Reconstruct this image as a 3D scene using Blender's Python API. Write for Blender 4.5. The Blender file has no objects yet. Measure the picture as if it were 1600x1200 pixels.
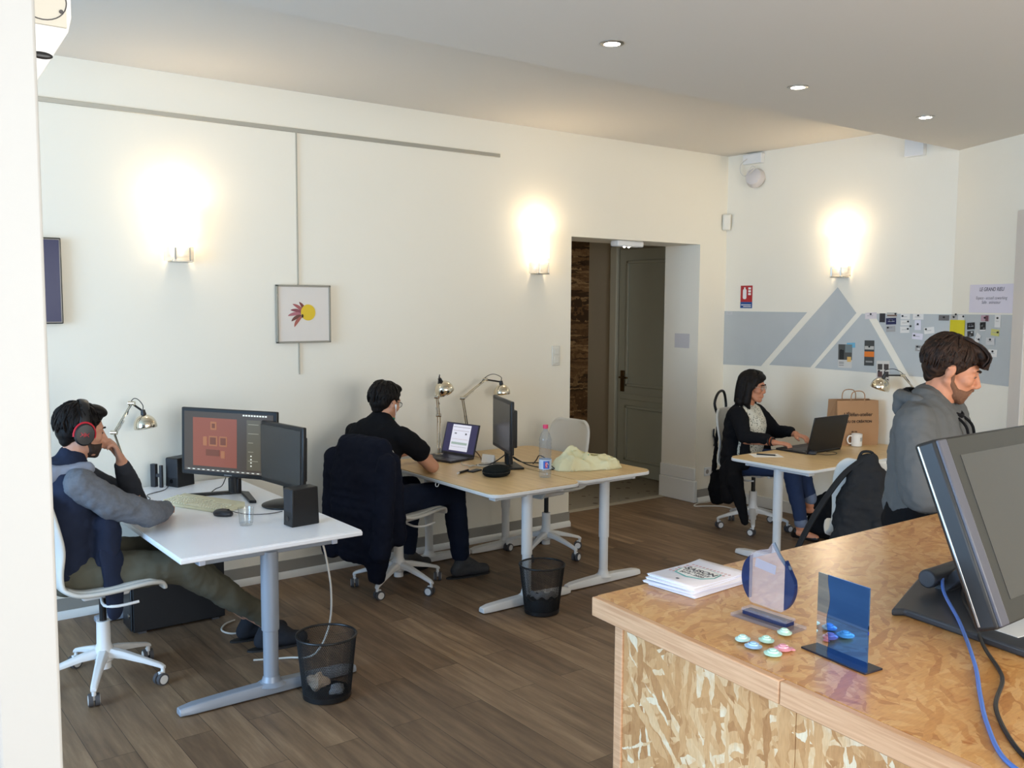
import bpy, bmesh, math, random
from mathutils import Vector as V, Matrix as M, noise
random.seed(7)
sc = bpy.context.scene
COL = sc.collection
PI = math.pi

# ---------------------------------------------------------------- camera, world, light, exposure
cam_d = bpy.data.cameras.new('camera'); cam = bpy.data.objects.new('camera', cam_d); COL.objects.link(cam)
r_ = V((0.79725, -0.60361, 0.0059)); w_ = V((0.60104, 0.79448, -0.08699)); w_.normalize()
u_ = r_.cross(w_).normalized(); r_ = w_.cross(u_).normalized()
cam.matrix_world = M(((r_.x, u_.x, -w_.x, -6.7025), (r_.y, u_.y, -w_.y, -5.6387), (r_.z, u_.z, -w_.z, 1.8), (0, 0, 0, 1)))
cam_d.sensor_width = 36; cam_d.lens = 36 * 1452.8 / 1600; cam_d.clip_start = .05
sc.camera = cam
sc.view_settings.view_transform = 'Standard'; sc.view_settings.look = 'None'
sc.view_settings.gamma = 1; sc.view_settings.use_curve_mapping = False
sc.view_settings.exposure = 0.74
world = bpy.data.worlds.new('sky'); sc.world = world; world.use_nodes = True
bg = world.node_tree.nodes['Background']; bg.inputs[0].default_value = (.62, .78, 1, 1); bg.inputs[1].default_value = .6

def area(name, loc, rot, sx, sy, power, col):
    d = bpy.data.lights.new(name, 'AREA'); d.shape = 'RECTANGLE'; d.size = sx; d.size_y = sy; d.energy = power; d.color = col
    o = bpy.data.objects.new(name, d); COL.objects.link(o); o.location = loc; o.rotation_euler = rot
    return o
# daylight through the street windows: behind the camera (wall_back) and on the left (wall_left)
area('daylight_back', (-4.2, -9.32, 1.55), (PI/2, 0, 0), 5.8, 2.5, 315, (1, .95, .87))
area('daylight_left', (-9.82, -6.3, 1.6), (PI/2, 0, -PI/2), 3.4, 2.5, 105, (.74, .86, 1))
area('daylight_rear_left', (-9.82, -2.2, 1.65), (PI/2, 0, -PI/2), 2.6, 2.5, 160, (.42, .68, 1))

# ---------------------------------------------------------------- helpers
def rot3(rx=0, ry=0, rz=0):
    return M.Rotation(rz, 4, 'Z') @ M.Rotation(ry, 4, 'Y') @ M.Rotation(rx, 4, 'X')
def TR(loc, rx=0, ry=0, rz=0): return M.Translation(V(loc)) @ rot3(rx, ry, rz)
def basis(z, up=V((0, 0, 1))):
    z = V(z).normalized(); up = V(up)
    if abs(z.dot(up)) > .98: up = V((1, 0, 0))
    x = up.cross(z).normalized(); y = z.cross(x)
    return x, y, z
def smooth_path(pts, n=6):
    P = [V(p) for p in pts]
    if len(P) < 3: return P
    out = []
    for i in range(len(P) - 1):
        p0 = P[max(i-1, 0)]; p1 = P[i]; p2 = P[i+1]; p3 = P[min(i+2, len(P)-1)]
        for k in range(n):
            t = k / n
            out.append(.5 * ((2*p1) + (p2-p0)*t + (2*p0-5*p1+4*p2-p3)*t*t + (3*p1-p0-3*p2+p3)*t**3))
    out.append(P[-1]); return out
class B:
    def __init__(s): s.bm = bmesh.new(); s.M = M.Identity(4); s.mi = 0
    def v(s, p): return s.bm.verts.new(s.M @ V(p))
    def f(s, vs):
        try:
            f = s.bm.faces.new(vs); f.material_index = s.mi; return f
        except ValueError: return None
    def box(s, size, loc=(0, 0, 0), rot=(0, 0, 0), taper=1.0):
        m = TR(loc, *rot); a, b, c = [q/2 for q in size]
        q = [s.v(m @ V((x*a*(taper if z > 0 else 1), y*b*(taper if z > 0 else 1), z*c))) for z in (-1, 1) for y in (-1, 1) for x in (-1, 1)]
        for i in ((0,2,3,1),(4,5,7,6),(0,1,5,4),(2,6,7,3),(0,4,6,2),(1,3,7,5)): s.f([q[k] for k in i])
        return s
    def bb(s, x0, x1, y0, y1, z0, z1): return s.box((x1-x0, y1-y0, z1-z0), ((x0+x1)/2, (y0+y1)/2, (z0+z1)/2))
    def rings(s, rings, cap0=True, cap1=True, closed=True):
        R = [[s.v(p) for p in r] for r in rings]; n = len(R[0])
        for a, b in zip(R, R[1:]):
            for i in range(n if closed else n-1): s.f([a[i], a[(i+1) % n], b[(i+1) % n], b[i]])
        if cap0 and closed: s.f(R[0][::-1])
        if cap1 and closed: s.f(R[-1])
        return s
    def cyl(s, p0, p1, r0, r1=None, seg=16, cap=True):
        r1 = r0 if r1 is None else r1; p0 = V(p0); p1 = V(p1); x, y, z = basis(p1-p0)
        ring = lambda p, r: [p + (x*math.cos(2*PI*i/seg) + y*math.sin(2*PI*i/seg))*r for i in range(seg)]
        return s.rings([ring(p0, r0), ring(p1, r1)], cap, cap)
    def tube(s, pts, r, seg=8, sm=0, flat=1.0, up=(0, 0, 1), cap=True):
        P = smooth_path(pts, sm) if sm else [V(p) for p in pts]
        n = len(P); rr = r if callable(r) else (lambda t: r)
        rings = []; xp = None
        for i, p in enumerate(P):
            t = (P[min(i+1, n-1)] - P[max(i-1, 0)])
            if t.length < 1e-9: t = V((0, 0, 1))
            t.normalize()
            if xp is None: x, y, _ = basis(t, up)
            else:
                x = (xp - t*xp.dot(t)); x.normalize(); y = t.cross(x)
            xp = x; q = rr(i/(n-1))
            rings.append([p + (x*math.cos(2*PI*k/seg) + y*math.sin(2*PI*k/seg)*flat)*q for k in range(seg)])
        return s.rings(rings, cap, cap)
    def lathe(s, prof, seg=32, m=M.Identity(4), caps=(True, True)):
        return s.rings([[m @ V((r*math.cos(2*PI*i/seg), r*math.sin(2*PI*i/seg), z)) for i in range(seg)] for r, z in prof], *caps)
    def ell(s, c, rad, rot=(0, 0, 0), seg=16, m=None):
        m = (m if m is not None else M.Identity(4)) @ TR(c, *rot); n = seg//2
        rings = [[m @ V((rad[0]*math.sin(PI*j/n)*math.cos(2*PI*i/seg), rad[1]*math.sin(PI*j/n)*math.sin(2*PI*i/seg), -rad[2]*math.cos(PI*j/n))) for i in range(seg)] for j in range(1, n)]
        R = [[s.v(p) for p in r] for r in rings]
        for a, b in zip(R, R[1:]):
            for i in range(seg): s.f([a[i], a[(i+1) % seg], b[(i+1) % seg], b[i]])
        bo = s.v(m @ V((0, 0, -rad[2]))); to = s.v(m @ V((0, 0, rad[2])))
        for i in range(seg): s.f([bo, R[0][(i+1) % seg], R[0][i]]); s.f([to, R[-1][i], R[-1][(i+1) % seg]])
        return s
    def caps(s, p0, r0, p1, r1=None, seg=12, m=None):
        """tapered capsule between two joints"""
        r1 = r0 if r1 is None else r1; p0 = V(p0); p1 = V(p1)
        if m is not None: p0 = m @ p0; p1 = m @ p1
        d = p1-p0
        if d.length < 1e-5: return s.ell(p0, (r0, r0, r0))
        x, y, z = basis(d); rings = []
        for j in range(1, 4):
            a = PI/2*(1-j/3.0); rings.append((p0 - z*r0*math.sin(a), r0*math.cos(a)))
        for j in range(0, 3):
            a = PI/2*(j/3.0); rings.append((p1 + z*r1*math.sin(a), r1*math.cos(a)))
        R = [[s.v(p + (x*math.cos(2*PI*i/seg) + y*math.sin(2*PI*i/seg))*r) for i in range(seg)] for p, r in rings]
        for a, b in zip(R, R[1:]):
            for i in range(seg): s.f([a[i], a[(i+1) % seg], b[(i+1) % seg], b[i]])
        bo = s.v(p0 - z*r0); to = s.v(p1 + z*r1)
        for i in range(seg): s.f([bo, R[0][(i+1) % seg], R[0][i]]); s.f([to, R[-1][i], R[-1][(i+1) % seg]])
        return s
    def prism(s, poly, z0, z1, m=M.Identity(4)):
        a = [s.v(m @ V((x, y, z0))) for x, y in poly]; b = [s.v(m @ V((x, y, z1))) for x, y in poly]
        n = len(poly)
        s.f(a[::-1]); s.f(b)
        for i in range(n): s.f([a[i], a[(i+1) % n], b[(i+1) % n], b[i]])
        return s
    def grid(s, fn, nu, nv):
        g = [[s.v(fn(i/(nu-1), j/(nv-1))) for j in range(nv)] for i in range(nu)]
        for i in range(nu-1):
            for j in range(nv-1): s.f([g[i][j], g[i+1][j], g[i+1][j+1], g[i][j+1]])
        return s
def rrect(x0, x1, y0, y1, r, n=5):
    out = []
    for cx, cy, a0 in ((x1-r, y1-r, 0), (x0+r, y1-r, 90), (x0+r, y0+r, 180), (x1-r, y0+r, 270)):
        for k in range(n+1):
            a = math.radians(a0 + 90*k/n); out.append((cx+r*math.cos(a), cy+r*math.sin(a)))
    return out
def props(o, label=None, cat=None, group=None, kind=None):
    if label: o['label'] = label
    if cat: o['category'] = cat
    if group: o['group'] = group
    if kind: o['kind'] = kind
    return o
def obj(name, b, mats, parent=None, bevel=0, sub=0, solid=0, remesh=0, sm=None, wrinkle=0, wscale=.08, smooth=40, loc=None, seg=2, label=None, fix=True):
    me = bpy.data.meshes.new(name)
    if fix: bmesh.ops.recalc_face_normals(b.bm, faces=b.bm.faces)
    b.bm.to_mesh(me); b.bm.free()
    for m in (mats if isinstance(mats, (list, tuple)) else [mats]): me.materials.append(m)
    if smooth is not None:
        me.polygons.foreach_set('use_smooth', [True]*len(me.polygons))
        if not (remesh or sub) and smooth < 179: me.set_sharp_from_angle(angle=math.radians(smooth))
    o = bpy.data.objects.new(name, me); COL.objects.link(o)
    if parent is not None: o.parent = parent
    if loc is not None: o.location = loc
    if solid:
        m = o.modifiers.new('solid', 'SOLIDIFY'); m.thickness = solid; m.offset = 0
    if remesh:
        m = o.modifiers.new('remesh', 'REMESH'); m.mode = 'VOXEL'; m.voxel_size = remesh; m.use_smooth_shade = True
        m = o.modifiers.new('smooth', 'SMOOTH'); m.factor = .5; m.iterations = 4 if sm is None else sm
    if bevel:
        m = o.modifiers.new('bevel', 'BEVEL'); m.width = bevel; m.segments = seg; m.limit_method = 'ANGLE'; m.angle_limit = math.radians(35)
    if sub:
        m = o.modifiers.new('sub', 'SUBSURF'); m.levels = sub; m.render_levels = sub
    if wrinkle:
        t = bpy.data.textures.new(name+'_folds', 'CLOUDS'); t.noise_scale = wscale; t.noise_depth = 2
        m = o.modifiers.new('folds', 'DISPLACE'); m.texture = t; m.strength = wrinkle; m.mid_level = .5; m.texture_coords = 'LOCAL'
    if label: o['label'] = label
    return o
def thing(name, label, cat, loc=(0, 0, 0), rz=0, group=None):
    o = bpy.data.objects.new(name, None); COL.objects.link(o); o.location = loc; o.rotation_euler = (0, 0, rz); o.empty_display_size = .1
    return props(o, label, cat, group)
def struct(name, b, mat, parent=None, **k):
    o = obj(name, b, mat, parent, **k)
    if parent is None: o['kind'] = 'structure'
    return o
def copy_tree(o, parent=None):
    c = o.copy(); COL.objects.link(c); c.parent = parent
    for ch in list(o.children): copy_tree(ch, c)
    return c
def text_part(name, body, size, m, mat, parent, ext=.0004, align='CENTER', bold=0, shear=0, label=None):
    cu = bpy.data.curves.new(name, 'FONT'); cu.body = body; cu.size = size; cu.extrude = ext; cu.align_x = align; cu.offset = bold; cu.shear = shear
    tmp = bpy.data.objects.new('tmp', cu); COL.objects.link(tmp)
    dg = bpy.context.evaluated_depsgraph_get(); me = bpy.data.meshes.new_from_object(tmp.evaluated_get(dg))
    bpy.data.objects.remove(tmp); me.transform(m); me.name = name; me.materials.clear(); me.materials.append(mat)
    o = bpy.data.objects.new(name, me); COL.objects.link(o); o.parent = parent
    if label: o['label'] = label
    return o

# ---------------------------------------------------------------- materials
def srgb(r, g, b): return tuple(((c/255)/12.92 if c/255 <= .04045 else ((c/255+.055)/1.055)**2.4) for c in (r, g, b)) + (1,)
MC = {}
def mat(name, col, rough=.5, metal=0, spec=.5, bump=0, bscale=200, trans=0, emis=None, es=1, alpha=1, var=0, vscale=6, coat=0, ior=1.45):
    if name in MC: return MC[name]
    m = bpy.data.materials.new(name); m.use_nodes = True; nt = m.node_tree; p = nt.nodes['Principled BSDF']
    p.inputs['Base Color'].default_value = col; p.inputs['Roughness'].default_value = rough; p.inputs['Metallic'].default_value = metal
    p.inputs['Specular IOR Level'].default_value = spec; p.inputs['Transmission Weight'].default_value = trans; p.inputs['IOR'].default_value = ior
    p.inputs['Coat Weight'].default_value = coat; p.inputs['Alpha'].default_value = alpha
    if emis: p.inputs['Emission Color'].default_value = emis; p.inputs['Emission Strength'].default_value = es
    tc = nt.nodes.new('ShaderNodeTexCoord')
    if var:
        n = nt.nodes.new('ShaderNodeTexNoise'); n.inputs['Scale'].default_value = vscale; n.inputs['Detail'].default_value = 4
        mx = nt.nodes.new('ShaderNodeMix'); mx.data_type = 'RGBA'
        mx.inputs[6].default_value = tuple(c*(1-var) for c in col[:3])+(1,); mx.inputs[7].default_value = tuple(min(1, c*(1+var)) for c in col[:3])+(1,)
        nt.links.new(tc.outputs['Object'], n.inputs['Vector']); nt.links.new(n.outputs['Fac'], mx.inputs[0]); nt.links.new(mx.outputs[2], p.inputs['Base Color'])
    if bump:
        n = nt.nodes.new('ShaderNodeTexNoise'); n.inputs['Scale'].default_value = bscale; n.inputs['Detail'].default_value = 3
        bm_ = nt.nodes.new('ShaderNodeBump'); bm_.inputs['Strength'].default_value = bump; bm_.inputs['Distance'].default_value = .002
        nt.links.new(tc.outputs['Object'], n.inputs['Vector']); nt.links.new(n.outputs['Fac'], bm_.inputs['Height']); nt.links.new(bm_.outputs['Normal'], p.inputs['Normal'])
    MC[name] = m; return m
def nodes(name):
    m = bpy.data.materials.new(name); m.use_nodes = True; nt = m.node_tree
    return m, nt, nt.nodes['Principled BSDF'], (lambda t: nt.nodes.new('ShaderNode'+t)), nt.links.new
def ramp(nd, stops):
    cr = nd.color_ramp
    while len(cr.elements) < len(stops): cr.elements.new(.5)
    for e, (p, c) in zip(cr.elements, stops): e.position = p; e.color = c
def floor_mat():
    m, nt, p, N, L = nodes('laminate_planks')
    tc = N('TexCoord'); mp = N('Mapping'); mp.inputs['Rotation'].default_value = (0, 0, PI/2); L(tc.outputs['Object'], mp.inputs[0])
    br = N('TexBrick'); br.offset = .37; br.inputs['Scale'].default_value = 1; br.inputs['Brick Width'].default_value = 1.15; br.inputs['Row Height'].default_value = .155
    br.inputs['Mortar Size'].default_value = .0012; br.inputs['Mortar Smooth'].default_value = .3; br.inputs['Bias'].default_value = 0
    br.inputs['Color1'].default_value = (0, 0, 0, 1); br.inputs['Color2'].default_value = (1, 1, 1, 1); br.inputs['Mortar'].default_value = (.3, .3, .3, 1)
    L(mp.outputs[0], br.inputs['Vector'])
    m2 = N('Mapping'); m2.inputs['Scale'].default_value = (1.6, 16, 1); L(mp.outputs[0], m2.inputs[0])
    ns = N('TexNoise'); ns.noise_dimensions = '4D'; ns.inputs['Scale'].default_value = 1.3; ns.inputs['Detail'].default_value = 6; ns.inputs['Roughness'].default_value = .62; L(m2.outputs[0], ns.inputs['Vector'])
    sc4 = N('Math'); sc4.operation = 'MULTIPLY'; sc4.inputs[1].default_value = 9; L(br.outputs['Color'], sc4.inputs[0]); L(sc4.outputs[0], ns.inputs['W'])
    ad = N('Math'); ad.operation = 'MULTIPLY_ADD'; ad.inputs[1].default_value = .17; L(br.outputs['Color'], ad.inputs[0]); 
    ml = N('Math'); ml.operation = 'MULTIPLY'; ml.inputs[1].default_value = .75; L(ns.outputs['Fac'], ml.inputs[0]); L(ml.outputs[0], ad.inputs[2])
    cr = N('ValToRGB'); ramp(cr, [(.15, srgb(78, 61, 47)), (.36, srgb(110, 88, 68)), (.52, srgb(134, 109, 84)), (.78, srgb(178, 149, 117))]); L(ad.outputs[0], cr.inputs[0])
    mx = N('Mix'); mx.data_type = 'RGBA'; L(br.outputs['Fac'], mx.inputs[0]); L(cr.outputs[0], mx.inputs[6]); mx.inputs[7].default_value = srgb(45, 36, 30)
    L(mx.outputs[2], p.inputs['Base Color']); p.inputs['Roughness'].default_value = .48; p.inputs['Specular IOR Level'].default_value = .35
    return m
def osb_mat(name, cols, sx=9, seed=0, rough=.4, coat=0, shadow=.5, spec=.4, horiz=True, bumpy=.25):
    """pressed wood strands: three layers of long thin cells at different angles in the board plane, mixed by patch"""
    m, nt, p, N, L = nodes(name)
    tc = N('TexCoord'); mp0 = N('Mapping'); mp0.inputs['Location'].default_value = (seed, seed*1.7, seed*.3)
    if not horiz: mp0.inputs['Rotation'].default_value = (0, PI/2, 0)     # upright board: its plane is turned into the strand plane
    L(tc.outputs['Object'], mp0.inputs[0])
    wn = N('TexNoise'); wn.inputs['Scale'].default_value = 22; wn.inputs['Detail'].default_value = 3; L(mp0.outputs[0], wn.inputs['Vector'])
    wa = N('VectorMath'); wa.operation = 'SCALE'; wa.inputs['Scale'].default_value = .028; L(wn.outputs['Color'], wa.inputs[0])
    wb = N('VectorMath'); L(mp0.outputs[0], wb.inputs[0]); L(wa.outputs[0], wb.inputs[1])
    vals = []
    for k, (rz, sy, mul) in enumerate(((.35, 4.5, 1), (1.25, 5.5, 1.15), (2.2, 5, 1.3), (-.35, 6.5, .9))):
        mp = N('Mapping'); mp.inputs['Rotation'].default_value = (0, 0, rz + (0 if horiz else -.5 + .3*k)); mp.inputs['Location'].default_value = (k*3.1, k*1.7, 0); L(wb.outputs[0], mp.inputs[0])
        mq = N('Mapping'); mq.inputs['Scale'].default_value = (sx*mul, sx*mul*sy, 3); L(mp.outputs[0], mq.inputs[0])
        v = N('TexVoronoi'); v.inputs['Scale'].default_value = 1; L(mq.outputs[0], v.inputs['Vector'])
        se = N('SeparateColor'); L(v.outputs['Color'], se.inputs[0]); vals.append(se)
    q = vals[0].outputs[0]
    for k, th in ((1, .60), (2, .66), (3, .72)):
        g = N('Math'); g.operation = 'GREATER_THAN'; g.inputs[1].default_value = th; L(vals[k].outputs[1], g.inputs[0])
        mx = N('Mix'); L(g.outputs[0], mx.inputs[0]); L(q, mx.inputs[2]); L(vals[k].outputs[0], mx.inputs[3]); q = mx.outputs[0]
    nb_ = N('TexNoise'); nb_.inputs['Scale'].default_value = 30; nb_.inputs['Detail'].default_value = 5; L(wb.outputs[0], nb_.inputs['Vector'])
    qa = N('Math'); qa.operation = 'MULTIPLY_ADD'; qa.inputs[1].default_value = .45; qa.inputs[2].default_value = -.22; L(nb_.outputs['Fac'], qa.inputs[0])
    qs = N('Math'); L(q, qs.inputs[0]); L(qa.outputs[0], qs.inputs[1])
    cr = N('ValToRGB'); ramp(cr, cols); L(qs.outputs[0], cr.inputs[0])
    mg = N('Mapping'); mg.inputs['Scale'].default_value = (40, 260, 60); mg.inputs['Rotation'].default_value = (0, 0, .5); L(mp0.outputs[0], mg.inputs[0])
    ng = N('TexNoise'); ng.inputs['Scale'].default_value = 1; ng.inputs['Detail'].default_value = 3; L(mg.outputs[0], ng.inputs['Vector'])
    mu = N('Mix'); mu.data_type = 'RGBA'; mu.blend_type = 'MULTIPLY'; mu.inputs[0].default_value = .3; L(cr.outputs[0], mu.inputs[6])
    gr = N('ValToRGB'); ramp(gr, [(.3, (.6, .54, .48, 1)), (.6, (1, 1, 1, 1))]); L(ng.outputs['Fac'], gr.inputs[0]); L(gr.outputs[0], mu.inputs[7])
    nd = N('TexNoise'); nd.inputs['Scale'].default_value = 1; nd.inputs['Detail'].default_value = 2
    md = N('Mapping'); md.inputs['Scale'].default_value = (14, 62, 10); md.inputs['Rotation'].default_value = (0, 0, .3 if horiz else -.2); L(wb.outputs[0], md.inputs[0]); L(md.outputs[0], nd.inputs['Vector'])
    dr = N('ValToRGB'); ramp(dr, [(.26, (shadow, shadow*.8, shadow*.62, 1)), (.36, (1, 1, 1, 1))]); L(nd.outputs['Fac'], dr.inputs[0])
    mu2 = N('Mix'); mu2.data_type = 'RGBA'; mu2.blend_type = 'MULTIPLY'; mu2.inputs[0].default_value = 1; L(mu.outputs[2], mu2.inputs[6]); L(dr.outputs[0], mu2.inputs[7])
    L(mu2.outputs[2], p.inputs['Base Color']); p.inputs['Roughness'].default_value = rough; p.inputs['Coat Weight'].default_value = coat; p.inputs['Coat Roughness'].default_value = .22
    p.inputs['Specular IOR Level'].default_value = spec
    bm_ = N('Bump'); bm_.inputs['Strength'].default_value = bumpy; bm_.inputs['Distance'].default_value = .0015; L(qs.outputs[0], bm_.inputs['Height']); L(bm_.outputs[0], p.inputs['Normal'])
    return m
def grain_mat(name, c1, c2, scale=(1, 14, 14), rough=.4, rotz=0, coat=0, s=3):
    m, nt, p, N, L = nodes(name)
    tc = N('TexCoord'); mp = N('Mapping'); mp.inputs['Scale'].default_value = scale; mp.inputs['Rotation'].default_value = (0, 0, rotz); L(tc.outputs['Object'], mp.inputs[0])
    ns = N('TexNoise'); ns.inputs['Scale'].default_value = s; ns.inputs['Detail'].default_value = 5; ns.inputs['Distortion'].default_value = .4; L(mp.outputs[0], ns.inputs['Vector'])
    cr = N('ValToRGB'); ramp(cr, [(.3, c1), (.7, c2)]); L(ns.outputs['Fac'], cr.inputs[0]); L(cr.outputs[0], p.inputs['Base Color'])
    p.inputs['Roughness'].default_value = rough; p.inputs['Coat Weight'].default_value = coat
    return m
def pattern_mat(name, base, dots, scale=60, th=.5, rough=.8):
    m, nt, p, N, L = nodes(name); tc = N('TexCoord'); v = N('TexVoronoi'); v.inputs['Scale'].default_value = scale; L(tc.outputs['Object'], v.inputs['Vector'])
    cr = N('ValToRGB'); cr.color_ramp.interpolation = 'CONSTANT'; ramp(cr, [(0, dots), (th, base)]); L(v.outputs['Distance'], cr.inputs[0]); L(cr.outputs[0], p.inputs['Base Color']); p.inputs['Roughness'].default_value = rough
    return m
def thin_glass(name, tint, gloss=.12, rough=.02, body=None, ba=0):
    """sheet glass or acrylic: light passes straight through, with a mirror sheen"""
    m = bpy.data.materials.new(name); m.use_nodes = True; nt = m.node_tree; nt.nodes.clear(); N = lambda t: nt.nodes.new('ShaderNode'+t); L = nt.links.new
    o = N('OutputMaterial'); t = N('BsdfTransparent'); t.inputs[0].default_value = tint; g = N('BsdfGlossy'); g.inputs['Roughness'].default_value = rough
    fr = N('LayerWeight'); pw = N('Math'); pw.operation = 'POWER'; pw.inputs[1].default_value = 4; L(fr.outputs['Facing'], pw.inputs[0]); ad = N('Math'); ad.operation = 'MULTIPLY_ADD'; ad.inputs[1].default_value = .6; ad.inputs[2].default_value = gloss; L(pw.outputs[0], ad.inputs[0])
    mx = N('MixShader'); L(ad.outputs[0], mx.inputs[0]); L(t.outputs[0], mx.inputs[1]); L(g.outputs[0], mx.inputs[2]); out = mx.outputs[0]
    if body:
        d = N('BsdfDiffuse'); d.inputs[0].default_value = body; m2 = N('MixShader'); m2.inputs[0].default_value = ba; L(out, m2.inputs[1]); L(d.outputs[0], m2.inputs[2]); out = m2.outputs[0]
    L(out, o.inputs[0]); return m

wall_m = mat('wall_paint', srgb(240, 233, 217), .65, spec=.25, bump=.12, bscale=60)
ceil_m = mat('ceiling_paint', srgb(222, 216, 206), .8, spec=.2)
white_trim = mat('white_lacquer', srgb(232, 232, 228), .4)
grey_paint = mat('mural_grey_blue_paint', srgb(187, 190, 189), .6, var=.05, vscale=5)
mural_white = mat('mural_white_paint', srgb(232, 229, 222), .6)
white_met = mat('white_powder_coat', srgb(225, 225, 224), .38)
silver_met = mat('silver_grey_powder_coat', srgb(150, 157, 168), .38, metal=.15)
shell_m = mat('pale_grey_shell', srgb(207, 205, 198), .5)
shell_fab = mat('pale_fabric_seat', srgb(196, 196, 190), .9, bump=.3, bscale=400)
plas_black = mat('black_plastic', srgb(24, 24, 26), .38)
plas_dark = mat('charcoal_plastic', srgb(45, 46, 50), .42)
gloss_black = mat('gloss_black_plastic', srgb(14, 14, 16), .12)
rubber = mat('dark_grey_rubber', srgb(78, 76, 78), .7)
chrome = mat('polished_nickel', srgb(225, 215, 195), .09, metal=1)
steel = mat('brushed_steel', srgb(185, 182, 175), .3, metal=1)
birch = grain_mat('birch_veneer', srgb(203, 170, 119), srgb(222, 191, 141), (14, 1, 1), .36)
white_top = mat('white_desktop', srgb(246, 247, 251), .28)
screen_off = mat('dark_matte_screen', srgb(38, 37, 37), .22, spec=.5)
paper_m = mat('white_paper', srgb(236, 233, 228), .8)
# ================================================================ room shell
ZC, ZS, YS = 3.125, 2.917, -2.125
an = .5011
W3 = V((-math.sin(an), -math.cos(an), 0))           # direction of the angled part of the right wall
b = B(); b.box((9.9, 9.74, .1), (-4.55+.2, -4.47, -.05)); struct('floor', b, floor_mat())
b = B(); b.bb(-9.8, .1, YS, .1, ZC, ZC+.1); struct('ceiling', b, ceil_m)
b = B(); b.bb(-9.8, .6, -9.3, YS, ZS, ZC+.1); struct('ceiling_2', b, ceil_m); bpy.data.objects['ceiling_2'].name = 'trim_1'
# long wall with the doorway
DX0, DX1, DZ = -1.855, -.350, 2.325
b = B(); b.bb(-9.8, DX0, 0, .42, 0, ZC); b.bb(DX1, .6, 0, .42, 0, ZC); b.bb(DX0, DX1, 0, .42, DZ, ZC)
struct('wall_far', b, wall_m)
# right wall: straight part then an angled part
b = B(); b.bb(0, .12, YS, 0, 0, ZC); struct('wall_right', b, wall_m)
p0 = V((0, YS, 0)); L3 = .70; nrm = V((math.cos(an), -math.sin(an), 0))
def w3(s, z, off=0): return p0 + W3*s - nrm*off + V((0, 0, z))
b = B(); q = [w3(0, 0), w3(6.6, 0), w3(6.6, 0, -.12), w3(0, 0, -.12)]
b.prism([(p.x, p.y) for p in q], 0, ZS); struct('wall_right_angled', b, wall_m)
# walls and windows behind the camera and on the left, where the daylight comes in
b = B(); b.bb(-9.8, -7.95, -9.3, -9.18, 0, ZS); b.bb(-1.25, .6, -9.3, -9.18, 0, ZS); b.bb(-7.95, -1.25, -9.3, -9.18, 0, .3); b.bb(-7.95, -1.25, -9.3, -9.18, 2.8, ZS)
struct('wall_back', b, wall_m)
b = B(); b.bb(-9.8, -9.68, -9.3, .1, 0, .42); b.bb(-9.8, -9.68, -9.3, .1, 2.85, ZC)
for y0, y1 in ((-9.3, -8.0), (-4.6, -3.5), (-.9, .1)): b.bb(-9.8, -9.68, y0, y1, .42, 2.85)
struct('wall_left', b, wall_m)
pane = thin_glass('window_pane', (.96, .98, 1, 1), .02)
def window(name, m, w, h, nx):
    t = B(); t.M = m
    for x in [i*w/nx for i in range(nx+1)]: t.box((.06, .05, h), (x, 0, h/2))
    for z in (0, h): t.box((w+.06, .05, .06), (w/2, 0, z))
    fr = struct(name, t, white_trim, bevel=.004)
    g = B(); g.M = m; g.box((w, .006, h), (w/2, 0, h/2)); struct(name+'_glass', g, pane, fr)
    return fr
window('window_1', TR((-7.95, -9.24, .3)), 6.7, 2.5, 5)
window('window_2', TR((-9.74, -8.0, .42), 0, 0, PI/2), 3.4, 2.43, 3)
window('window_3', TR((-9.74, -3.5, .42), 0, 0, PI/2), 2.6, 2.43, 2)
# partition beside the camera with its door casing
b = B(); b.bb(-9.68, -6.483, -4.44, -4.28, 0, ZS); struct('wall_partition', b, mat('partition_paint', srgb(172, 172, 170), .5))
b = B(); b.bb(-6.550, -6.483, -4.462, -4.44, 0, ZS); struct('trim_2', b, mat('partition_paint', srgb(172, 172, 170), .5), bevel=.004)
# baseboards: grey band above a thin white pipe cover
gb = mat('grey_baseboard', srgb(150, 146, 138), .6)
def baseboard(name, x0, x1):
    b = B(); b.bb(x0, x1, -.012, 0, .045, .115); o = struct(name, b, gb)
    b = B(); b.prism([(-.03, 0), (-.03, .03), (-.018, .045), (0, .045), (0, 0)], x0, x1, M(((0, 0, 1, 0), (1, 0, 0, 0), (0, 1, 0, 0), (0, 0, 0, 1)))); struct('cap', b, white_trim, o)
baseboard('baseboard_far', -9.6, DX0+.0); baseboard('baseboard_corner', DX1+.02, -.001)
b = B(); b.bb(-.014, 0, YS, 0, 0, .1); struct('baseboard_right', b, white_trim, bevel=.004)
# plinth of the doorway pier
b = B(); b.bb(DX1-.03, DX1+.012, -.022, .42, 0, .20); b.bb(DX1-.018, DX1, -.012, .42, .20, .315); struct('trim_3', b, white_trim, bevel=.008)
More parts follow.
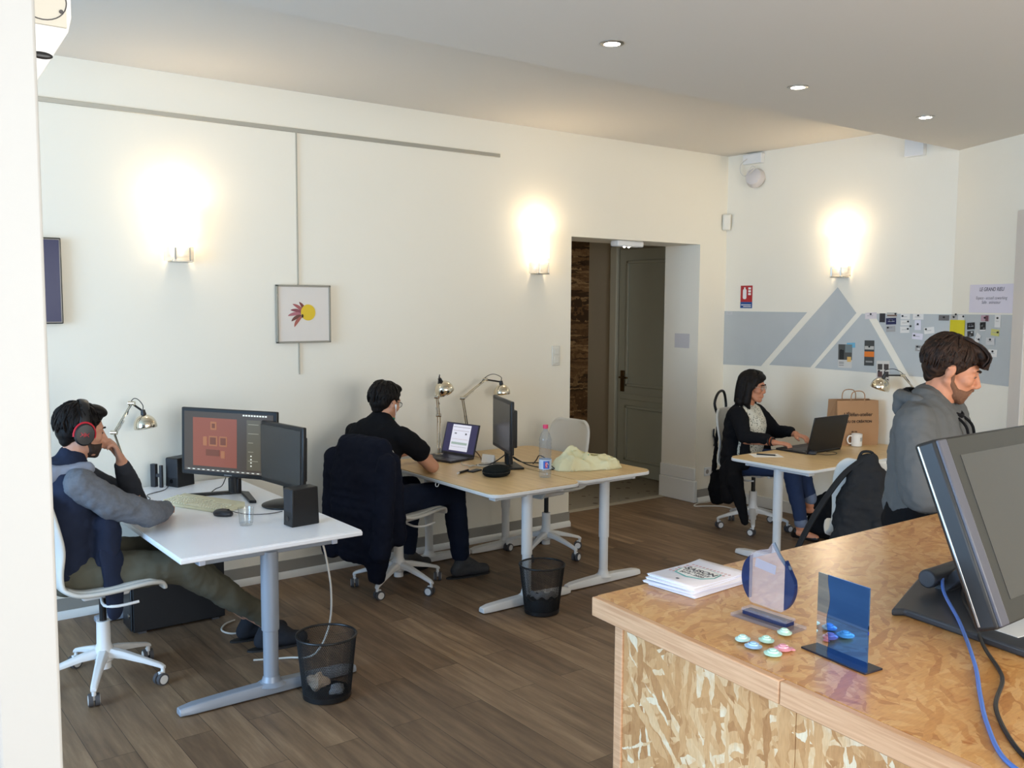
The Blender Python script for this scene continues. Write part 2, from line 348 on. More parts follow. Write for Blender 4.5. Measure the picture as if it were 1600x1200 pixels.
# hallway beyond the doorway
hall_floor = pattern_mat('patterned_hall_tiles', srgb(150, 143, 128), srgb(84, 68, 58), 9, .22, .5)
b = B(); b.bb(-3.2, .3, .40, 3.4, -.1, .003); struct('floor_hall', b, hall_floor)
b = B(); b.bb(DX0, DX1, .345, .405, 0, .008); struct('trim_4', b, mat('threshold_strip', srgb(186, 178, 160), .5))
hx = .133
hall_paint = mat('hall_wall_paint', srgb(176, 168, 150), .7)
b = B(); b.bb(hx, hx+.1, .42, 3.4, 0, 2.9); b.bb(-3.2, hx, 3.3, 3.4, 0, 2.9); b.bb(-3.3, -3.2, .42, 3.4, 0, 2.9); struct('wall_hall', b, hall_paint)
b = B(); b.bb(-3.3, .3, .42, 3.4, 2.9, 3.0); struct('ceiling_hall', b, ceil_m)
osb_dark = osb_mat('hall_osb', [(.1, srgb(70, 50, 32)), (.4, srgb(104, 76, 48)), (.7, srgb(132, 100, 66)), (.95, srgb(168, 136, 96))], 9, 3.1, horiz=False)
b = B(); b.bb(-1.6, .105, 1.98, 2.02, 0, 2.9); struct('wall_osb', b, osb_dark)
# panelled door on the hall's right wall
dm = mat('hall_door_paint', srgb(176, 180, 168), .5)
t = thing('door_1', 'tall grey-green panelled door inside the hallway', 'door', (hx, 0, 0)); del t['category'], t['label']; t['kind'] = 'structure'
b = B(); b.bb(-.03, 0, .62, 1.50, .01, 2.36); obj('door_leaf', b, dm, t, bevel=.003)
b = B()
for y0, y1, z0, z1 in ((.74, 1.38, .94, 2.24), (.74, 1.38, .16, .74)):
    for a in ((y0, y1, z0, z0+.03), (y0, y1, z1-.03, z1), (y0, y0+.03, z0, z1), (y1-.03, y1, z0, z1)): b.bb(-.048, -.03, *a)
b.bb(-.042, -.03, .66, 1.46, .80, .86)
obj('door_moulding', b, dm, t, bevel=.006)
b = B(); b.bb(-.055, 0, 1.52, 1.62, 0, 2.44); b.bb(-.055, 0, .52, .60, 0, 2.44); b.bb(-.055, 0, .52, 1.62, 2.38, 2.46); obj('door_frame', b, mat('hall_door_frame', srgb(196, 196, 182), .5), t, bevel=.008)
b = B(); b.bb(-.045, -.03, 1.40, 1.45, .88, 1.10); b.cyl((-.03, 1.425, 1.03), (-.085, 1.425, 1.03), .010); b.cyl((-.08, 1.43, 1.03), (-.08, 1.31, 1.03), .009); obj('door_handle', b, mat('aged_brass', srgb(96, 78, 50), .35, metal=.8), t, bevel=.002)
area('hall_fill', (-1.6, 2.4, 2.85), (0, 0, 0), .5, .5, 24, (1, .92, .8))  # unseen fill light added in the hallway to brighten the door

# ================================================================ lights on the ceiling and walls
down_em = mat('downlight_lamp', (1, 1, 1, 1), emis=(1, .93, .82, 1), es=22)
proto = None
DL = [(-3.882, 'recessed downlight in the low ceiling, nearest the camera'), (-2.576, 'middle recessed downlight of the three in the low ceiling'), (-1.336, 'recessed downlight in the low ceiling, closest to the right wall')]
for x, lab in DL:
    if proto is None:
        t = thing('downlight', lab, 'ceiling light', (x, -2.61, ZS), 0, 'recessed downlights')
        b = B(); b.lathe([(.052, 0), (.052, -.004), (.036, -.006), (.034, 0)], 28, caps=(False, False)); obj('bezel', b, steel, t)
        b = B(); b.lathe([(.035, -.001), (.033, -.0055), (.0, -.0065)], 24, caps=(True, False)); obj('lamp', b, down_em, t)
        proto = t
    else:
        t = copy_tree(proto); t.location = (x, -2.61, ZS); props(t, lab)
    d = bpy.data.lights.new('downlight_light', 'SPOT'); d.energy = 8; d.spot_size = 1.7; d.spot_blend = .6; d.color = (1, .86, .68); d.shadow_soft_size = .04
    o = bpy.data.objects.new('downlight_light', d); COL.objects.link(o); o.location = (x, -2.61, ZS-.02)
glass_em = mat('lit_opal_glass', srgb(255, 246, 230), .3, emis=(1, .86, .66, 1), es=3.2)
glass_low = thin_glass('clear_lamp_glass', (.93, .93, .92, 1), .05, .08, srgb(235, 230, 220), .35)
def sconce(lab, m_loc, rz):
    """half-round glass shade on a steel bracket; local x along the wall, -y into the room"""
    t = thing('wall_lamp', lab, 'wall lamp', m_loc, rz, 'glass wall lamps')
    b = B(); b.bb(-.055, .055, -.012, 0, -.02, .20); obj('back_plate', b, white_met, t, bevel=.003)
    R = .085; n = 14
    def arc(u, v, rad=R): a = PI*u; return V((-rad*math.cos(a), -.012-rad*1.05*math.sin(a), -.02+.30*v))
    b = B(); b.grid(lambda u, v: arc(u, .28+.72*v), n, 8); o = obj('glass_shade', b, glass_em, t, solid=.004)
    b = B(); b.grid(lambda u, v: arc(u, .28*v-.12, R*.99), n, 4); obj('shade_foot', b, glass_low, t, solid=.004)
    b = B(); b.bb(-.06, .06, -.085, 0, -.062, -.05); obj('bracket', b, steel, t, bevel=.002)
    b = B(); [b.cyl((s*.042, -.09, -.05), (s*.042, -.09, .02), .005, seg=8) for s in (-1, 1)]; obj('clamp', b, steel, t)
    m = TR(m_loc, 0, 0, rz)
    for dz, e in ((.30, 2.7), (.12, 1.4)):
        d = bpy.data.lights.new('sconce_light', 'POINT'); d.energy = e; d.color = (1, .80, .54); d.shadow_soft_size = .05
        o = bpy.data.objects.new('sconce_light', d); COL.objects.link(o); o.location = m @ V((0, -.11 if dz < .2 else -.055, dz))
    return t
sconce('glass wall lamp glowing above the man in headphones, left of the picture', (-4.93, 0, 2.09), 0)
sconce('glass wall lamp glowing beside the doorway', (-2.205, 0, 2.08), 0)
sconce('glass wall lamp glowing on the right wall above the mural peak', (0, -1.205, 2.08), -PI/2)

# ================================================================ things on the walls
alu = mat('brushed_aluminium_rail', srgb(176, 172, 160), .4, metal=.4)
b = B(); b.bb(-9.2, -2.567, -.014, 0, 2.868, 2.894); props(obj('picture_rail', b, alu, bevel=.002), 'long thin metal picture rail high on the white wall', 'picture rail')
b = B(); b.bb(-4.176, -4.169, -.012, -.004, 1.33, 2.868); props(obj('hanging_rod', b, alu), 'thin vertical rod hanging from the rail behind the framed picture', 'rod')
t = thing('framed_picture', 'square framed print of a yellow disc with red feathers', 'picture', (-4.145, -.015, 1.72))
w = .186
b = B()
for a in ((-w, w, w-.012, w), (-w, w, -w, -w+.012), (-w, -w+.012, -w, w), (w-.012, w, -w, w)): b.bb(a[0], a[1], -.022, 0, a[2], a[3])
obj('frame', b, mat('grey_picture_frame', srgb(150, 144, 130), .5), t, bevel=.002)
b = B(); b.bb(-w+.012, w-.012, -.014, -.004, -w+.012, w-.012); obj('print', b, mat('print_paper', srgb(226, 217, 207), .35), t)
b = B(); mx = M(((1, 0, 0, 0), (0, 0, 1, 0), (0, 1, 0, 0), (0, 0, 0, 1)))
b.prism([(.028+.05*math.cos(a*PI/16), .01+.052*math.sin(a*PI/16)) for a in range(32)], -.0165, -.014, mx); obj('yellow_disc', b, mat('print_yellow', srgb(226, 190, 48), .6), t)
cols = [srgb(128, 66, 60), srgb(168, 92, 92), srgb(142, 78, 84), srgb(176, 110, 116), srgb(110, 70, 60), srgb(168, 96, 84)]
for k in range(6):
    a0 = math.radians(100 + 24*k); L_ = .085 + .012*(k % 2)
    b = B(); pts = []
    for j in range(13):
        tt = j/12; wd = .011*math.sin(PI*tt)**.7; r = .02+L_*tt; a = a0 - .15 + .35*tt
        pts.append((.005+r*math.cos(a)-wd*math.sin(a), -.005+r*.85*math.sin(a)+wd*math.cos(a)))
    for j in range(12, -1, -1):
        tt = j/12; wd = -.011*math.sin(PI*tt)**.7; r = .02+L_*tt; a = a0 - .15 + .35*tt
        pts.append((.005+r*math.cos(a)-wd*math.sin(a), -.005+r*.85*math.sin(a)+wd*math.cos(a)))
    b.prism(pts, -.0155-.00015*k, -.0142, mx); obj('feather', b, mat('feather_%d' % k, cols[k], .6), t)
b = B(); b.prism([(-.012+.006*math.cos(a), -.012+.012*math.sin(a)) for a in [i*PI/5 for i in range(10)]], -.018, -.0165, mx); obj('ink_mark', b, mat('print_black', srgb(40, 30, 20), .6), t)
# wall screen at the far left
t = thing('wall_television', 'dark flat television on the wall, cut off by the partition', 'television', (-6.05, 0, 1.905))
b = B(); b.bb(-.475, .475, -.045, 0, -.235, .235); obj('casing', b, gloss_black, t, bevel=.006)
b = B(); b.bb(-.463, .463, -.047, -.044, -.223, .223); obj('screen', b, mat('blue_dark_screen', srgb(14, 17, 42), .2, spec=.2, emis=srgb(30, 40, 110), es=.2), t)
# ceiling-mounted projector speaker beside the partition
t = thing('wall_speaker', 'white wall speaker with a slanted lower edge, high beside the partition', 'speaker', (-6.40, -4.20, 2.162))
b = B(); b.prism([(-.2, -.10), (-.060, -.10), (-.0015, 0), (.003, .02), (.003, .22), (-.2, .22)], -.04, .12, M(((1, 0, 0, 0), (0, 0, 1, 0), (0, 1, 0, 0), (0, 0, 0, 1)))); obj('body', b, white_met, t, bevel=.003)
b = B(); b.bb(-.2, -.004, -.044, -.039, .004, .22); obj('end_cover', b, mat('cover_grey_plastic', srgb(196, 192, 180), .4), t, bevel=.001)
b = B(); b.tube([(-.034+.030*math.cos(a), -.0445, .036+.026*math.sin(a)) for a in [i*PI/16 for i in range(33)]], .0008, 6); obj('end_ring', b, rubber, t)
b = B(); b.cyl((-.011, -.0462, .024), (-.011, -.044, .024), .0025); obj('screw', b, rubber, t)
b = B(); b.ell((-.036, -.040, -.036), (.014, .003, .005)); obj('port', b, plas_black, t)
# switch, notice, outlet, motion sensor
t = thing('light_switch', 'white double light switch beside the doorway', 'switch', (-2.007, 0, 1.388))
b = B(); b.bb(-.04, .04, -.010, 0, -.078, .078); obj('plate', b, mat('ivory_plastic', srgb(222, 218, 206), .4), t, bevel=.004)
for z in (-.035, .035): b = B(); b.bb(-.024, .024, -.016, -.010, z-.026, z+.026); obj('rocker', b, mat('ivory_plastic', srgb(222, 218, 206), .4), t, bevel=.003)
b = B(); b.bb(DX1-.003, DX1-.0005, .10, .28, 1.40, 1.53); props(obj('notice', b, mat('pale_lilac_paper', srgb(206, 200, 198), .8)), 'small pale notice stuck on the side of the doorway', 'paper notice')
t = thing('power_outlet', 'white double power outlet low on the wall by the corner', 'power outlet', (-.16, 0, .27))
b = B(); b.bb(-.07, .07, -.01, 0, -.04, .04); obj('plate', b, white_met, t, bevel=.004)
for s in (-.035, .035): b = B(); b.cyl((s, -.0105, 0), (s, -.009, 0), .021, seg=20); obj('socket', b, mat('socket_recess', srgb(150, 145, 138), .5), t)
b = B(); b.box((.075, .03, .145), (0, 0, 0)); o = props(obj('motion_sensor', b, mat('ivory_plastic', srgb(222, 218, 206), .4), bevel=.014, seg=4), 'small ivory motion sensor in the corner of the room', 'motion sensor'); o.location = (-.045, -.035, 2.535); o.rotation_euler = (.1, 0, -.7)
# emergency unit and loop camera above the mural
t = thing('round_wall_speaker', 'round white speaker and junction box high in the corner', 'speaker', (0, -.30, 2.98))
b = B(); b.bb(-.05, 0, -.10, .10, .045, .13); obj('junction_box', b, white_met, t, bevel=.006)
b = B(); b.lathe([(.0, .0), (.085, .0), (.088, .012), (.072, .06), (.03, .075), (0, .075)], 28, TR((-.02, -.03, -.085), 0, -PI/2+.25, .2)); obj('speaker_body', b, mat('speaker_grille_white', srgb(206, 200, 198), .5), t)
b = B(); b.tube([(-.05, .05, .09), (-.06, .11, .05), (-.06, .11, -.02), (-.07, .05, -.06), (-.09, -.03, -.03), (-.08, -.06, -.0), (-.07, -.02, .02), (-.08, .02, -.03)], .004, 6, sm=5); obj('cable', b, mat('white_cable', srgb(214, 208, 198), .5), t)
t = thing('wall_box', 'white square box on the right wall just under the low ceiling', 'junction box', (0, -1.80, 2.985))
b = B(); b.bb(-.05, 0, -.075, .075, -.075, .14); obj('body', b, white_met, t, bevel=.006)
# safety notice
t = thing('fire_notice', 'small red and blue fire extinguisher notice on the right wall', 'sign', (0, -.245, 1.865))
Y = lambda y0, y1, z0, z1, d, bld: bld.bb(-d, 0, y0, y1, z0, z1)
b = B(); Y(-.064, .064, -.045, .1, .004, b); obj('red_panel', b, mat('sign_red', srgb(178, 40, 42), .5), t)
b = B(); Y(-.064, .064, -.1, -.045, .004, b); obj('blue_panel', b, mat('sign_blue', srgb(40, 78, 140), .5), t)
b = B(); b.prism(rrect(-.02, .02, -.02, .07, .015), 0, .0015, M(((0, 0, -1, -.004), (-1, 0, 0, .018), (0, 1, 0, 0), (0, 0, 0, 1)))); b.bb(-.0055, -.004, .010, .026, .07, .085)
for z in (.075, .05, .025): b.bb(-.0055, -.004, -.05, -.022, z-.009, z+.009)
b.bb(-.0055, -.004, -.055, .055, -.075, -.068); b.bb(-.0055, -.004, -.055, .03, -.09, -.084); obj('white_symbols', b, paper_m, t)

# mural: grey-blue painted planes with white lines between (paint films on the walls)
def film(name, pts, mat_, lab, place, th=.0025, grp='painted mountain mural'):
    b = B(); a = [b.v(place(s, z, .0004)) for s, z in pts]; c_ = [b.v(place(s, z, th)) for s, z in pts]
    b.f(a[::-1]); b.f(c_); n = len(pts)
    for i in range(n): b.f([a[i], a[(i+1) % n], c_[(i+1) % n], c_[i]])
    return props(obj(name, b, mat_, smooth=None), lab, 'wall painting', grp)
wr = lambda s, z, off=0: V((-off, -s, z))
film('painted_panel', [(0, 1.247), (.425, 1.256), (.883, 1.735), (.0, 1.736)], grey_paint, 'grey-blue painted shape at the corner end of the mural', wr)
film('painted_panel', [(.514, 1.272), (.932, 1.274), (1.344, 1.735), (1.167, 1.941)], grey_paint, 'grey-blue painted shape rising to the tallest peak of the mural', wr)
film('painted_panel', [(.976, 1.272), (1.749, 1.263), (1.43, 1.73), (1.395, 1.73)], grey_paint, 'grey-blue painted triangle behind the paper bag handles', wr)
bq = B()
def strip(bq, P, place, th=.0025):
    a = [bq.v(place(s, z, .0004)) for s, z in P]; c_ = [bq.v(place(s, z, th)) for s, z in P]; n = len(P)
    bq.f(a[::-1]); bq.f(c_)
    for i in range(n): bq.f([a[i], a[(i+1) % n], c_[(i+1) % n], c_[i]])
strip(bq, [(1.50, 1.732), (1.817, 1.26), (2.124, 1.258), (2.124, 1.735)], wr)
strip(bq, [(0, 1.258), (.672, 1.262), (.678, 1.74), (0, 1.735)], w3)
props(obj('painted_panel', bq, grey_paint, smooth=None), 'grey-blue painted board area full of pinned cards behind the standing man', 'wall painting', 'painted mountain mural')
# cards pinned on the right end: (kind, s on wall, z, w, h, tilt deg, colour, label)
cw, cd, cy, cn = srgb(226, 222, 216), srgb(52, 50, 52), srgb(224, 208, 40), srgb(40, 42, 78)
import_cards = [
 ('small white name card in the top corner of the mural', 'r', .06, 1.72, .07, .03, 0, srgb(196, 196, 196)),
 ('picture postcard with a dark tree and cream caption, left of the orange flyer', 'r', 1.26, 1.385, .125, .19, 1, srgb(208, 204, 196)),
 ('blue card pinned over the corner of the picture postcard', 'r', 1.31, 1.475, .075, .04, 4, srgb(112, 176, 204)),
 ('narrow flyer with an orange band between two dark photographs', 'r', 1.475, 1.42, .085, .20, 1, srgb(70, 70, 68)),
 ('white photo strip with six small dark pictures hanging below the mural', 'r', 1.60, 1.265, .11, .20, 2, srgb(214, 208, 198)),
 ('white card at the peak where the white lines meet', 'r', 1.475, 1.715, .10, .05, 3, srgb(218, 208, 208)),
 ('small dark portrait card, second along the top row', 'r', 1.575, 1.70, .048, .07, 0, cd),
 ('landscape photo card with a brown strip at the top row', 'r', 1.655, 1.722, .085, .04, 0, srgb(190, 186, 178)),
 ('dark navy card under the top row', 'r', 1.65, 1.675, .085, .05, 3, cn),
 ('grey patterned card below the navy card', 'r', 1.65, 1.615, .075, .045, 4, srgb(168, 164, 160)),
 ('white pinned card on the top row, left of centre', 'r', 1.765, 1.712, .075, .042, 0, cw),
 ('white pinned card directly beneath the left top-row card', 'r', 1.765, 1.665, .072, .04, 1, cw),
 ('white card with two black pins', 'r', 1.765, 1.613, .075, .05, 3, cw),
 ('white card under a black pin at the end of the left cluster', 'r', 1.87, 1.712, .085, .042, 1, cw),
 ('upright white card with a small grey emblem', 'r', 1.87, 1.65, .05, .075, 1, srgb(222, 218, 226)),
 ('white card tilted left with a pin in its corner', 'r', 1.96, 1.612, .08, .048, 8, cw),
 ('lilac-white card pinned at its left edge', 'r', 1.87, 1.565, .085, .046, -4, srgb(220, 214, 224)),
 ('grey and white picture card low on the painted board', 'r', 1.895, 1.475, .075, .045, -2, srgb(160, 156, 152)),
 ('grey card at the top of the board above the yellow sheet', 'r', 2.07, 1.708, .08, .04, 0, srgb(112, 108, 106)),
 ('large yellow sheet partly hidden behind the man\'s hair', 'a', .075, 1.63, .185, .13, 0, cy),
 ('photo card with two black pins above the yellow sheet', 'a', .035, 1.71, .075, .045, 0, srgb(190, 186, 180)),
 ('white card with grey script above the yellow sheet', 'a', .12, 1.71, .075, .045, 0, cw),
 ('black card with white script right of the yellow sheet', 'a', .235, 1.655, .085, .048, 4, srgb(28, 28, 30)),
 ('dark and white card peeking above the man\'s hair', 'a', .235, 1.60, .07, .04, 6, srgb(60, 58, 56)),
 ('white card tilted steeply with one black pin', 'a', .315, 1.565, .05, .08, -28, cw),
 ('black photo card with a white border', 'a', .365, 1.655, .06, .06, 3, srgb(34, 34, 36)),
 ('pink and plum card at the top right of the board', 'a', .385, 1.712, .085, .042, 0, srgb(186, 152, 160)),
 ('tall white card pinned at the top right corner', 'a', .52, 1.695, .062, .085, 0, cw),
 ('pale yellow card under the tall white card', 'a', .50, 1.617, .085, .045, -4, srgb(206, 200, 120)),
 ('grey-white card right of the man\'s head', 'a', .455, 1.555, .09, .05, 1, srgb(206, 204, 202)),
 ('cream card half hidden by the man\'s fringe', 'a', .36, 1.497, .07, .05, 1, srgb(214, 210, 202)),
 ('white card with a black pin at its top, low right', 'a', .485, 1.475, .09, .05, 0, cw),
 ('small white card with a red and blue print', 'a', .42, 1.395, .055, .07, 2, srgb(218, 216, 216)),
 ('red and white card by the man\'s nose', 'a', .27, 1.368, .07, .03, 0, srgb(196, 110, 116)),
]
pin_m = mat('black_magnet', srgb(26, 26, 28), .4)
rnd = random.Random(4)
for k, (lab, wl, s, z, cw_, ch_, til, colr) in enumerate(import_cards):
    pl = wr if wl == 'r' else w3
    off = .0035 + .0006*(k % 5)
    o3 = pl(s, z, off); ex = (pl(s+.01, z, off)-o3).normalized(); ez = V((0, 0, 1)); en = (pl(s, z, off+.01)-o3).normalized()
    rotm = M.Rotation(math.radians(til), 3, 'Y')
    bas = M((ex, ez, en)).transposed().to_4x4(); bas.translation = o3
    bas = bas @ M.Rotation(math.radians(til), 4, 'Z')
    t = thing('pinned_card', lab, 'card', (0, 0, 0), 0, 'cards pinned on the mural'); t.matrix_world = bas
    b = B(); b.bb(-cw_/2, cw_/2, -ch_/2, ch_/2, 0, .0006); obj('card', b, mat('card_%d' % k, colr, .7), t, smooth=None)
    def patch(nm, x0, x1, y0, y1, c, zz=.0012):
        b = B(); b.bb(x0, x1, y0, y1, .0006, zz); obj(nm, b, mat('c_%d_%d_%d' % tuple(int(q*255) for q in c[:3]), c, .7), t, smooth=None)
    if lab.startswith('picture postcard'):
        patch('picture', -.0625, .0625, -.03, .095, srgb(84, 84, 80)); patch('disc', .02, .055, -.045, -.005, srgb(222, 178, 104), .0016); patch('tree', -.05, -.01, -.028, .05, srgb(38, 40, 38), .0016); patch('sky', 0, .06, .03, .095, srgb(120, 130, 130), .0014)
        for y in (-.05, -.06, -.075): patch('print_line', -.055, -.01, y-.002, y+.002, srgb(90, 88, 86))
    elif 'orange band' in lab:
        patch('orange_band', -.0425, .0425, -.03, .012, srgb(226, 122, 44)); patch('light_band', -.04, .04, .028, .055, srgb(188, 184, 176)); patch('light_band', -.03, .03, -.075, -.062, srgb(150, 148, 144))
    elif 'photo strip' in lab:
        for x in (-.045, .008):
            for y in (.03, -.028, -.085): patch('photo', x, x+.04, y, y+.045, srgb(70 + rnd.randint(0, 40), 68, 64))
    elif 'navy' in lab or 'script' in lab and 'black' in lab:
        patch('line', -.025, .03, -.004, .001, srgb(170, 170, 176)); patch('line', -.02, .015, .008, .012, srgb(130, 130, 140))
    elif 'red and blue' in lab:
        patch('red_print', -.018, .018, .002, .022, srgb(206, 76, 74)); patch('blue_print', -.018, .016, -.02, .0, srgb(86, 150, 170))
    elif 'pink' in lab: patch('plum_print', .005, .035, -.02, .02, srgb(110, 70, 76))
    elif 'red and white' in lab: patch('white_band', -.035, .035, .002, .015, srgb(224, 214, 212))
    elif 'landscape' in lab: patch('brown_strip', -.04, .04, -.008, .002, srgb(120, 92, 78))
    elif 'white border' in lab or 'dark and white' in lab or 'picture card' in lab or 'photo card with two' in lab:
        for j in range(3): x = rnd.uniform(-.03, .01); y = rnd.uniform(-.018, .008); patch('patch', x, x+.018, y, y+.010, srgb(110+50*j, 110+50*j, 108+50*j) if 'white border' not in lab else srgb(120, 120, 118))
        if 'white border' in lab: patch('border', -.03, .03, -.03, -.022, srgb(226, 224, 220))
    elif 'yellow sheet' in lab:
        pass
    elif colr[0] > .5 and 'photo' not in lab:
        patch('print_line', -cw_*.32, cw_*.2, -.002, .0015, srgb(168, 165, 162))
    if k not in (0, 2, 6, 19, 23, 30, 33):
        px = rnd.choice((-.3, 0, .35))*cw_; py = (.25 if k % 2 else .1)*ch_
        b = B(); b.cyl((px, py, .0006), (px, py, .007), .0075, .006, 12); obj('magnet', b, pin_m, t)
        if 'two black pins' in lab: b = B(); b.cyl((px+.022, py+.02, .0006), (px+.022, py+.02, .007), .0075, .006, 12); obj('magnet', b, pin_m, t)
# A4 notice on the angled wall
t = thing('wall_notice', 'large white paper notice with two blocks of italic lettering above the board', 'paper notice')
o3 = w3(.437, 1.848, .002); ex = W3; en = -nrm; bas = M((ex, V((0, 0, 1)), en)).transposed().to_4x4(); bas.translation = o3; t.matrix_world = bas
b = B(); b.bb(-.235, .235, -.098, .098, 0, .001); obj('sheet', b, mat('lilac_white_paper', srgb(222, 214, 222), .8), t, smooth=None)
ink = mat('grey_ink', srgb(120, 112, 120), .8)
text_part('heading', 'LE GRAND RIEU', .036, TR((0, .052, .0012)), ink, t, bold=.0008, shear=.2)
text_part('body_text', 'Espace - accueil coworking\nSalle . animateur', .030, TR((0, -.005, .0012)), ink, t, shear=.2)
# casing at the right edge
b = B(); a = [w3(.70, 0, 0), w3(.82, 0, 0), w3(.82, 0, .035), w3(.70, 0, .035)]
b.prism([(p.x, p.y) for p in a], 0, 2.42); struct('trim_5', b, mat('casing_paint', srgb(206, 196, 184), .6), bevel=.006)
# closer unit under the lintel
t = thing('emergency_light', 'white emergency light unit under the top of the doorway', 'emergency light', (-1.15, .10, DZ))
b = B(); b.bb(-.15, .15, -.05, .05, -.05, 0); obj('housing', b, white_met, t, bevel=.012)
for x in (-.05, .0): b = B(); b.ell((x, -.02, -.052), (.009, .009, .006)); obj('lamp', b, down_em, t)
# ================================================================ desks
def desk(name, lab, x0, x1, y0, y1, z, top_m, edge_m, leg_m, long_axis, corner=.06, group=None, rad=.033, feet=True, sharp=False, leg_inset=.09, cat='desk', foot_rel=(.0, 1.0)):
    """rectangular desk with two T legs; long_axis 'x' or 'y' is the direction between the legs"""
    cx, cy = (x0+x1)/2, (y0+y1)/2
    t = thing(name, lab, cat, (cx, cy, 0), 0, group); hx_, hy = (x1-x0)/2, (y1-y0)/2
    b = B(); b.prism(rrect(-hx_, hx_, -hy, hy, corner, 6), z-.006, z); obj('tabletop', b, top_m, t, bevel=.001)
    b = B(); b.prism(rrect(-hx_-.003, hx_+.003, -hy-.003, hy+.003, corner, 6), z-.026, z-.0055); obj('edge_band', b, edge_m, t, bevel=.004)
    for s in (-1, 1):
        lt = B()
        if long_axis == 'y': c0 = V((0, s*(hy-leg_inset), 0)); d = V((1, 0, 0)); hw = hx_
        else: c0 = V((s*(hx_-leg_inset), 0, 0)); d = V((0, 1, 0)); hw = hy
        lt.cyl(c0+V((0, 0, .04)), c0+V((0, 0, .30)), rad*.86, seg=28); lt.cyl(c0+V((0, 0, .30)), c0+V((0, 0, z-.05)), rad, seg=28)
        lt.lathe([(rad*1.7, .045), (rad*1.1, .06), (rad*.9, .085)], 24, M.Translation(c0), caps=(False, False))
        leg = obj('leg', lt, leg_m, t, bevel=.0015)
        f = B(); L = hw*1.0; e = d.cross(V((0, 0, 1)))
        prof = []
        for k in range(15):
            u = -1 + 2*k/14; wv = .037 - .003*abs(u); h = .056 - .014*abs(u)**1.5
            if k in (0, 14): wv *= .75; h *= .86
            p = c0 + d*u*L
            prof.append([p+e*wv*a+V((0, 0, zz)) for a, zz in ((-1, .006), (1, .006), (1, h*.6), (.7, h), (-.7, h), (-1, h*.6))])
        f.rings(prof); obj('foot', f, leg_m, leg, bevel=.004)
        u2 = B(); p = c0+V((0, 0, z-.045)); sz = (2*hw*.78, .05, .035) if long_axis == 'y' else (.05, 2*hw*.78, .035)
        u2.box(sz, p); obj('support_bracket', u2, leg_m, t, bevel=.004)
        for q in (-1, 1):
            k2 = B(); k2.box((.028, .06, .03) if long_axis == 'y' else (.06, .028, .03), p + d*q*hw*.74 + V((0, 0, -.003))); obj('clip', k2, white_met if leg_m != silver_met else mat('clip_lilac_white', srgb(200, 205, 220), .4), t, bevel=.003)
    r = B(); q = .035
    for s in (-1, 1):
        if long_axis == 'y': r.box((.03, 2*(hy-leg_inset), .03), (s*hx_*.35, 0, z-.045))
        else: r.box((2*(hx_-leg_inset), .03, .03), (0, s*hy*.35, z-.045))
    obj('frame_rails', r, leg_m, t)
    return t
DH = .72
desk('desk', 'white rectangular desk on silver-grey T legs, with two monitors and a keyboard', -5.50, -4.65, -1.75, -.10, DH, white_top, white_top, silver_met, 'y', .004, 'sit-stand desks', .040)
desk('desk', 'birch-topped desk with rounded corners where the man in black types', -3.665, -3.00, -1.46, -.12, DH, birch, white_met, white_met, 'y', .07, 'sit-stand desks', leg_inset=.12)
desk('desk', 'birch-topped desk carrying the crumpled yellow cloth bag', -2.985, -2.355, -1.42, -.12, DH, birch, white_met, white_met, 'y', .07, 'sit-stand desks', leg_inset=.12)
desk('desk', 'birch-topped desk in front of the woman, with laptop and paper bag', -1.53, -.06, -2.03, -1.35, DH, birch, white_met, white_met, 'x', .07, 'sit-stand desks', leg_inset=.13)

